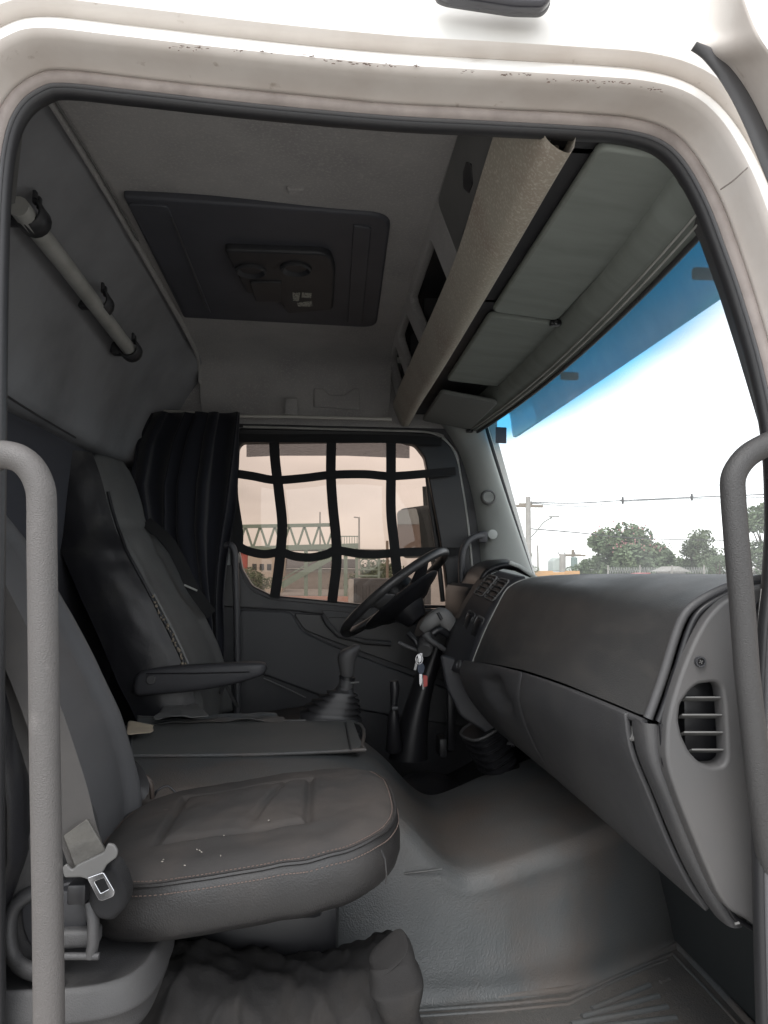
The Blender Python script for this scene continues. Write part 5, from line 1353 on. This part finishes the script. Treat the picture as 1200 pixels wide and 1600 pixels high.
tree('small green tree behind the windscreen pillar, lowest by the dashboard', 800, 822, 60, 26, foliage2, 900, 7)
tree('dim tree low behind the red building through the tinted window', 395, 890, 45, 60, foliage, 1400, 8)
tree('dim tree behind the footbridge stairs through the tinted window', 590, 886, 70, 80, foliage, 1400, 9)

def pole(lbl, u, vt, dist, r, m, name='utility_pole', arm=True, cat='pole'):
    b = U(u, 890, y=dist); e = empty(name, (b.x, dist, GZ), lbl, cat); t = U(u - 1, vt, y=dist)
    tube('mast', [V(b.x, dist, GZ), V(t.x, dist, t.z)], [r * 1.3, r], m, e, 10)
    if arm:
        box('crossarm', (t.x - .3, dist, t.z - .5), (2.2, .12, .14), wood, e, .01)
        for k in (-1.1, -.5, .5):
            lathe('insulator', V(t.x - .3 + k, dist, t.z - .42), (0, 0, 1), [(0, .03), (.05, .07), (.1, .07), (.18, .03), (.2, .001)], plastic_lt, e, 10)
    return e
P1 = pole('tall concrete utility pole close to the windscreen pillar', 826, 776, 38, .14, concrete)
box('transformer_bracket', U(821, 788, y=38), (.7, .1, .12), wood, P1, .01)
P2_ = pole('distant wooden pole with double crossarms and transformer above the orange wall', 896, 859, 70, .14, wood)
box('crossarm', U(896, 868, y=70), (2.4, .14, .16), wood, P2_, .01)
lathe('transformer', U(897, 880, y=69.6), (0, 0, 1), [(-.6, .001), (-.6, .32), (.5, .32), (.6, .2), (.62, .001)], M('transformer_green', (.2, .26, .24), .6), P2_, 16)
sl_ = empty('street_lamp', V(U(838, 890, y=36).x, 36, GZ), 'street lamp with thin curved arm beside the tall utility pole', 'street lamp')
tube('arm', catmull([U(827, 842, y=37.5), U(838, 830, y=37), U(850, 816, y=36.5), U(862, 809, y=36)], 5), .035, alum, sl_, 6)
box('lamp_head', U(866, 807, y=36), (.5, .2, .09), alum, sl_, .03)
def wire(lbl, pts, y0, y1, r=.03, mk=None):
    n = len(pts); P = [U(u, v, y=lerp(y0, y1, k / (n - 1))) for k, (u, v) in enumerate(pts)]
    e = empty('overhead_wire', P[0], lbl, 'wire', 'overhead wires across the sky')
    tube('cable', catmull(P, 6), r, wirem, e, 5)
    for u, v, y in (mk or []):
        c = U(u, v, y=y)
        bm = bmesh.new(); bm_box(bm, c, V(.05, 0, 0), V(0, .05, 0), V(0, 0, .20), .01); bm_box(bm, c + V(0, 0, .02), V(.14, 0, 0), V(0, .03, 0), V(0, 0, .03), .01)
        from_bm('spacer', bm, wirem, e)
wire('topmost overhead wire with two spacers, crossing the windscreen', [(826, 785), (900, 786), (973, 782), (1081, 777), (1200, 772), (1320, 764)], 38, 44, .034, [(973, 782, 39.6), (1081, 777, 41)])
wire('thin overhead wire just below the topmost one, sagging at its left', [(826, 786), (880, 790), (920, 791), (973, 784), (1081, 779), (1200, 777), (1320, 771)], 38.2, 44.2, .022)
wire('overhead wire from the utility pole across the tree crowns', [(828, 826), (900, 832), (980, 840), (1060, 843), (1200, 845), (1320, 845)], 38, 60, .034)
wire('faint wire below the street lamp arm, sloping right', [(828, 843), (900, 846), (960, 850)], 38, 60, .018)
wire('faintest lowest wire left of the blossoming tree', [(842, 852), (900, 854), (950, 856)], 60, 80, .022)
pole('thin grey distant post left of the white tank', 841, 852, 60, .07, concrete, 'lamp_post', False)
tk = empty('water_tank', U(871, 896, y=50), 'white and grey green tank on a frame behind the orange wall', 'tank')
plate('tank_body', [roundloop(pxloop([(864, 876), (870, 871), (880, 871), (880, 893), (864, 893)], 50), .1)], M('tank_green', (.42, .46, .43), .6), tk, org=(0, 50, 0), depth=1.2, b=.08)
tube('tank_post', [U(879, 866, y=50), U(879, 900, y=50)], .22, concrete, tk, 10)
bd = empty('boundary_wall', U(870, 910, y=45), 'orange yellow boundary wall low behind the dashboard at the left', 'wall')
ow = pxloop([(834, 892), (864, 892), (864, 894), (884, 894), (884, 892), (906, 892), (906, 960), (834, 960)], 45)
plate('wall_face', [ow], M('orange_render', (.62, .36, .16), .85, mottle=((.5, .3, .15), 1, .4, .7)), bd, org=(0, 45, 0), depth=.25, b=.02)
vn = empty('white_van', U(945, 930, y=20), 'white vehicle roof just showing above the dashboard top', 'van')
rows = []
vx0, vx1 = U(905, 898, y=20).x, U(988, 898, y=20).x
for x, z in ((0, -.5), (.02, -.25), (.10, -.16), (.4, -.135), (.8, -.135), (1, -.16), (1.05, -.4)):
    rows.append([V(lerp(vx0, vx1, x), 20 + y, z - .02 * abs(y)) for y in (-.8, 0, .8)])
grid('roof', rows, paint, vn, sub=1)
box('body', ((vx0 + vx1) / 2, 20, -1.2), ((vx1 - vx0) * .96, 1.6, 1.7), paint, vn, .1)
for x in (vx0 + .3, vx1 - .3):
    lathe('wheel', V(x, 19.2, GZ + .3), (0, 1, 0), [(-.1, .001), (-.1, .3), (.1, .3), (.1, .001)], rubber, vn, 20)
rdc = plate('red_car_roof', [roundloop(pxloop([(1002, 900), (1006, 896), (1018, 895), (1022, 900), (1022, 940), (1002, 940)], 25), .05)], redm, None, org=(0, 25, 0), depth=1.2, b=.08); tag(rdc, 'small red car roof showing above the dashboard in front of the trees', 'car')
fe = empty('mesh_fence', U(1030, 895, y=32), 'thin grey wire fence in front of the trees beyond the windscreen', 'fence')
bm = bmesh.new()
for k in range(60):
    u = 950 + 2.6 * k; a, b = U(u, 886, y=32), U(u + 3, 905, y=32); bm_tube(bm, [a, b], .006, 4)
    a, b = U(u + 3, 886, y=32), U(u, 905, y=32); bm_tube(bm, [a, b], .006, 4)
wf = from_bm('wire_mesh', bm, alum, fe); wf['kind'] = 'stuff'
for u in (950, 1000, 1050, 1100): tube('fence_post', [U(u, 883, y=32), U(u, 960, y=32)], .03, concrete, fe, 8)
for u, v0, w, lb in ((1058, 886, 24, 'pale shed roof low under the open tree beyond the windscreen'), (1190, 888, 16, 'small white shed beside the tall tree at the right')):
    e = empty('shed', U(u, 930, y=48), lb, 'shed'); a, b = U(u - w / 2, v0, y=48), U(u + w / 2, v0, y=48)
    box('shed_wall', ((a.x + b.x) / 2, 49, (a.z + GZ) / 2 - .2), (b.x - a.x, 2, a.z - GZ - .1), concrete, e, .02)
    plate('shed_roof', [[(a.x - .3, a.z - .3), (b.x + .3, a.z - .3), ((a.x + b.x) / 2, a.z + .05)]], concrete, e, org=(0, 47.7, 0), depth=2.6, b=.02)

# through the driver's window: footbridge, buildings
brg = M('green_steel', (.22, .30, .25), .6)
fbr = empty('footbridge', (-8, 60, GZ), 'long green steel truss footbridge seen through the tinted window', 'footbridge')
def bpt(u, v): return U(u, v, y=60)
bx = [372, 390, 407, 424, 441, 458, 475, 492, 509, 522]
def beam(n, a, b, w): bm = bmesh.new(); bm_tube(bm, [a, b], w * .7071, 4, up=(0, 1, 0)); from_bm(n, bm, brg, fbr, True, 30)
beam('top_chord', bpt(300, 824), bpt(522, 820), .28)
beam('bottom_chord', bpt(300, 860), bpt(560, 853), .42)
i = 0
for k in range(-4, 16):
    u0 = 372 + k * 11.5; t, b = (822, 857)
    if u0 + 11.5 > 526: break
    if i % 2: beam('diagonal', bpt(u0, t), bpt(u0 + 11.5, b), .17)
    else: beam('diagonal', bpt(u0, b), bpt(u0 + 11.5, t), .17)
    i += 1
for k in range(9): beam('railing_post', bpt(526 + 4 * k, 838), bpt(526 + 4 * k, 853), .05)
beam('handrail', bpt(524, 838), bpt(560, 838), .08)
box('deck', (bpt(440, 857).x, 61.2, bpt(440, 858).z), (20, 2.2, .2), concrete, fbr, .02)
beam('stair_stringer', bpt(522, 868), bpt(440, 915), .5)
beam('stair_stringer', bpt(524, 856), bpt(440, 905), .1)
for u in (478, 500, 540, 558): beam('support_column', bpt(u, 856), bpt(u, 990), .30)
rb_ = empty('red_building', (U(390, 890, y=75).x, 75, GZ), 'red walled building low at the left edge of the tinted window', 'building')
box('wall', ((U(330, 0, y=75).x + U(407, 0, y=75).x) / 2, 78, -.6), (U(407, 0, y=75).x - U(330, 0, y=75).x, 6, 4.6), M('red_wall', (.45, .12, .10), .8), rb_, .02)
box('roof_edge', (U(372, 0, y=75).x, 78, 1.75), (5.6, 6.4, .2), concrete, rb_, .02)
cb_ = empty('cream_building', (U(440, 890, y=72).x, 72, GZ), 'pale cream building behind the stairs through the tinted window', 'building')
box('wall', (U(432, 0, y=72).x, 76, -.7), (3.4, 6, 4.0), M('cream_wall', (.55, .50, .43), .85), cb_, .02)
for k in range(3): box('window', (U(416 + 11 * k, 0, y=72).x, 72.98, .2), (.42, .06, .6), plastic_dk, cb_, .01)
wb = empty('low_warehouse', (U(480, 890, y=85).x, 85, GZ), 'long low dark roofed warehouse beyond the footbridge stairs', 'building')
box('wall', (U(490, 0, y=85).x, 90, -1.2), (13, 8, 2.6), concrete, wb, .02)
grid('roof', [[V(U(410, 0, y=85).x, 85.5, .3), V(U(570, 0, y=85).x, 85.5, .3)], [V(U(410, 0, y=85).x, 90, 1.3), V(U(570, 0, y=85).x, 90, 1.3)]], M('dark_roof', (.12, .11, .11), .8), wb, sol=.15)
ct = empty('grey_container', (U(610, 0, y=22).x, 22, GZ), 'dark grey flat topped container beyond the steering wheel through the window', 'container')
box('container_body', (U(620, 0, y=22).x, 23.5, (U(600, 905, y=22).z + GZ) / 2), (U(680, 0, y=22).x - U(563, 0, y=22).x, 2.6, U(600, 905, y=22).z - GZ), plastic_dk, ct, .02)
for k in range(12): box('corrugation', (U(566 + 9.5 * k, 0, y=22).x, 22.18, -1.3), (.07, .05, 1.7), plastic_dk, ct, .01)
box('corner_post', (U(560, 0, y=22).x, 22.2, (U(560, 905, y=22).z + GZ) / 2), (.16, .2, U(560, 905, y=22).z - GZ), alum, ct, .02)
gate = empty('scroll_gate', (U(575, 0, y=40).x, 40, GZ), 'green ornamental steel gate frame behind the container', 'gate')
for v in (872, 890, 900): 
    a, b = U(560, v, y=40), U(594, v, y=40); bm = bmesh.new(); bm_tube(bm, [a, b], .07, 4); from_bm('rail', bm, brg, gate)
tube('post', [U(592, 862, y=40), U(592, 960, y=40)], .08, brg, gate, 8)
for u in (570, 582): tube('scroll', [U(u, 881, y=40) + V(.26 * math.cos(t), 0, .26 * math.sin(t)) for t in [2 * math.pi * k / 16 for k in range(16)]], .035, brg, gate, 6, closed=True)
LPM = pole('slim lamp post with hooked arm through the middle window pane', 562, 808, 50, .06, alum, 'lamp_post', False)
lh = tube('lamp_arm', catmull([U(562, 812, y=50), U(560, 809, y=50), U(553, 808, y=50)], 4), .05, alum, LPM, 6)
pole('thin aerial mast above the footbridge through the tinted window', 501, 800, 62, .06, alum, 'aerial_mast', False)
pole('short brown pole right of the container through the window', 606, 845, 45, .08, wood, 'lamp_post', False)
pw_ = empty('pink_wall', (U(480, 0, y=35).x, 35, GZ), 'low pinkish brick wall at the bottom of the tinted window', 'wall')
box('wall_face', (U(470, 0, y=35).x, 35, -1.75), (7.5, .3, 1.0), M('pink_render', (.50, .32, .27), .85, mottle=((.4, .26, .22), 2, .4, .7)), pw_, .02)
# building behind the truck on the far side, which the mirror shows
for (xx, yy, w, h, mm, lb) in ((-24, 7, 12, 9, 'brown_wall', 'brown building with many windows reflected in the far side mirror'),):
    e = empty('brown_building', (xx, yy, GZ), lb, 'building')
    box('wall', (xx, yy, GZ + h / 2), (8, w, h), M(mm, (.30, .22, .18), .85), e, .02)
    for i_ in range(3):
        for j_ in range(3): box('window', (xx + 4.02, yy - 3 + 3 * i_, GZ + 1.8 + 2.7 * j_), (.06, 1.3, 1.5), M('pale_blind', (.5, .55, .55), .4), e, .01)
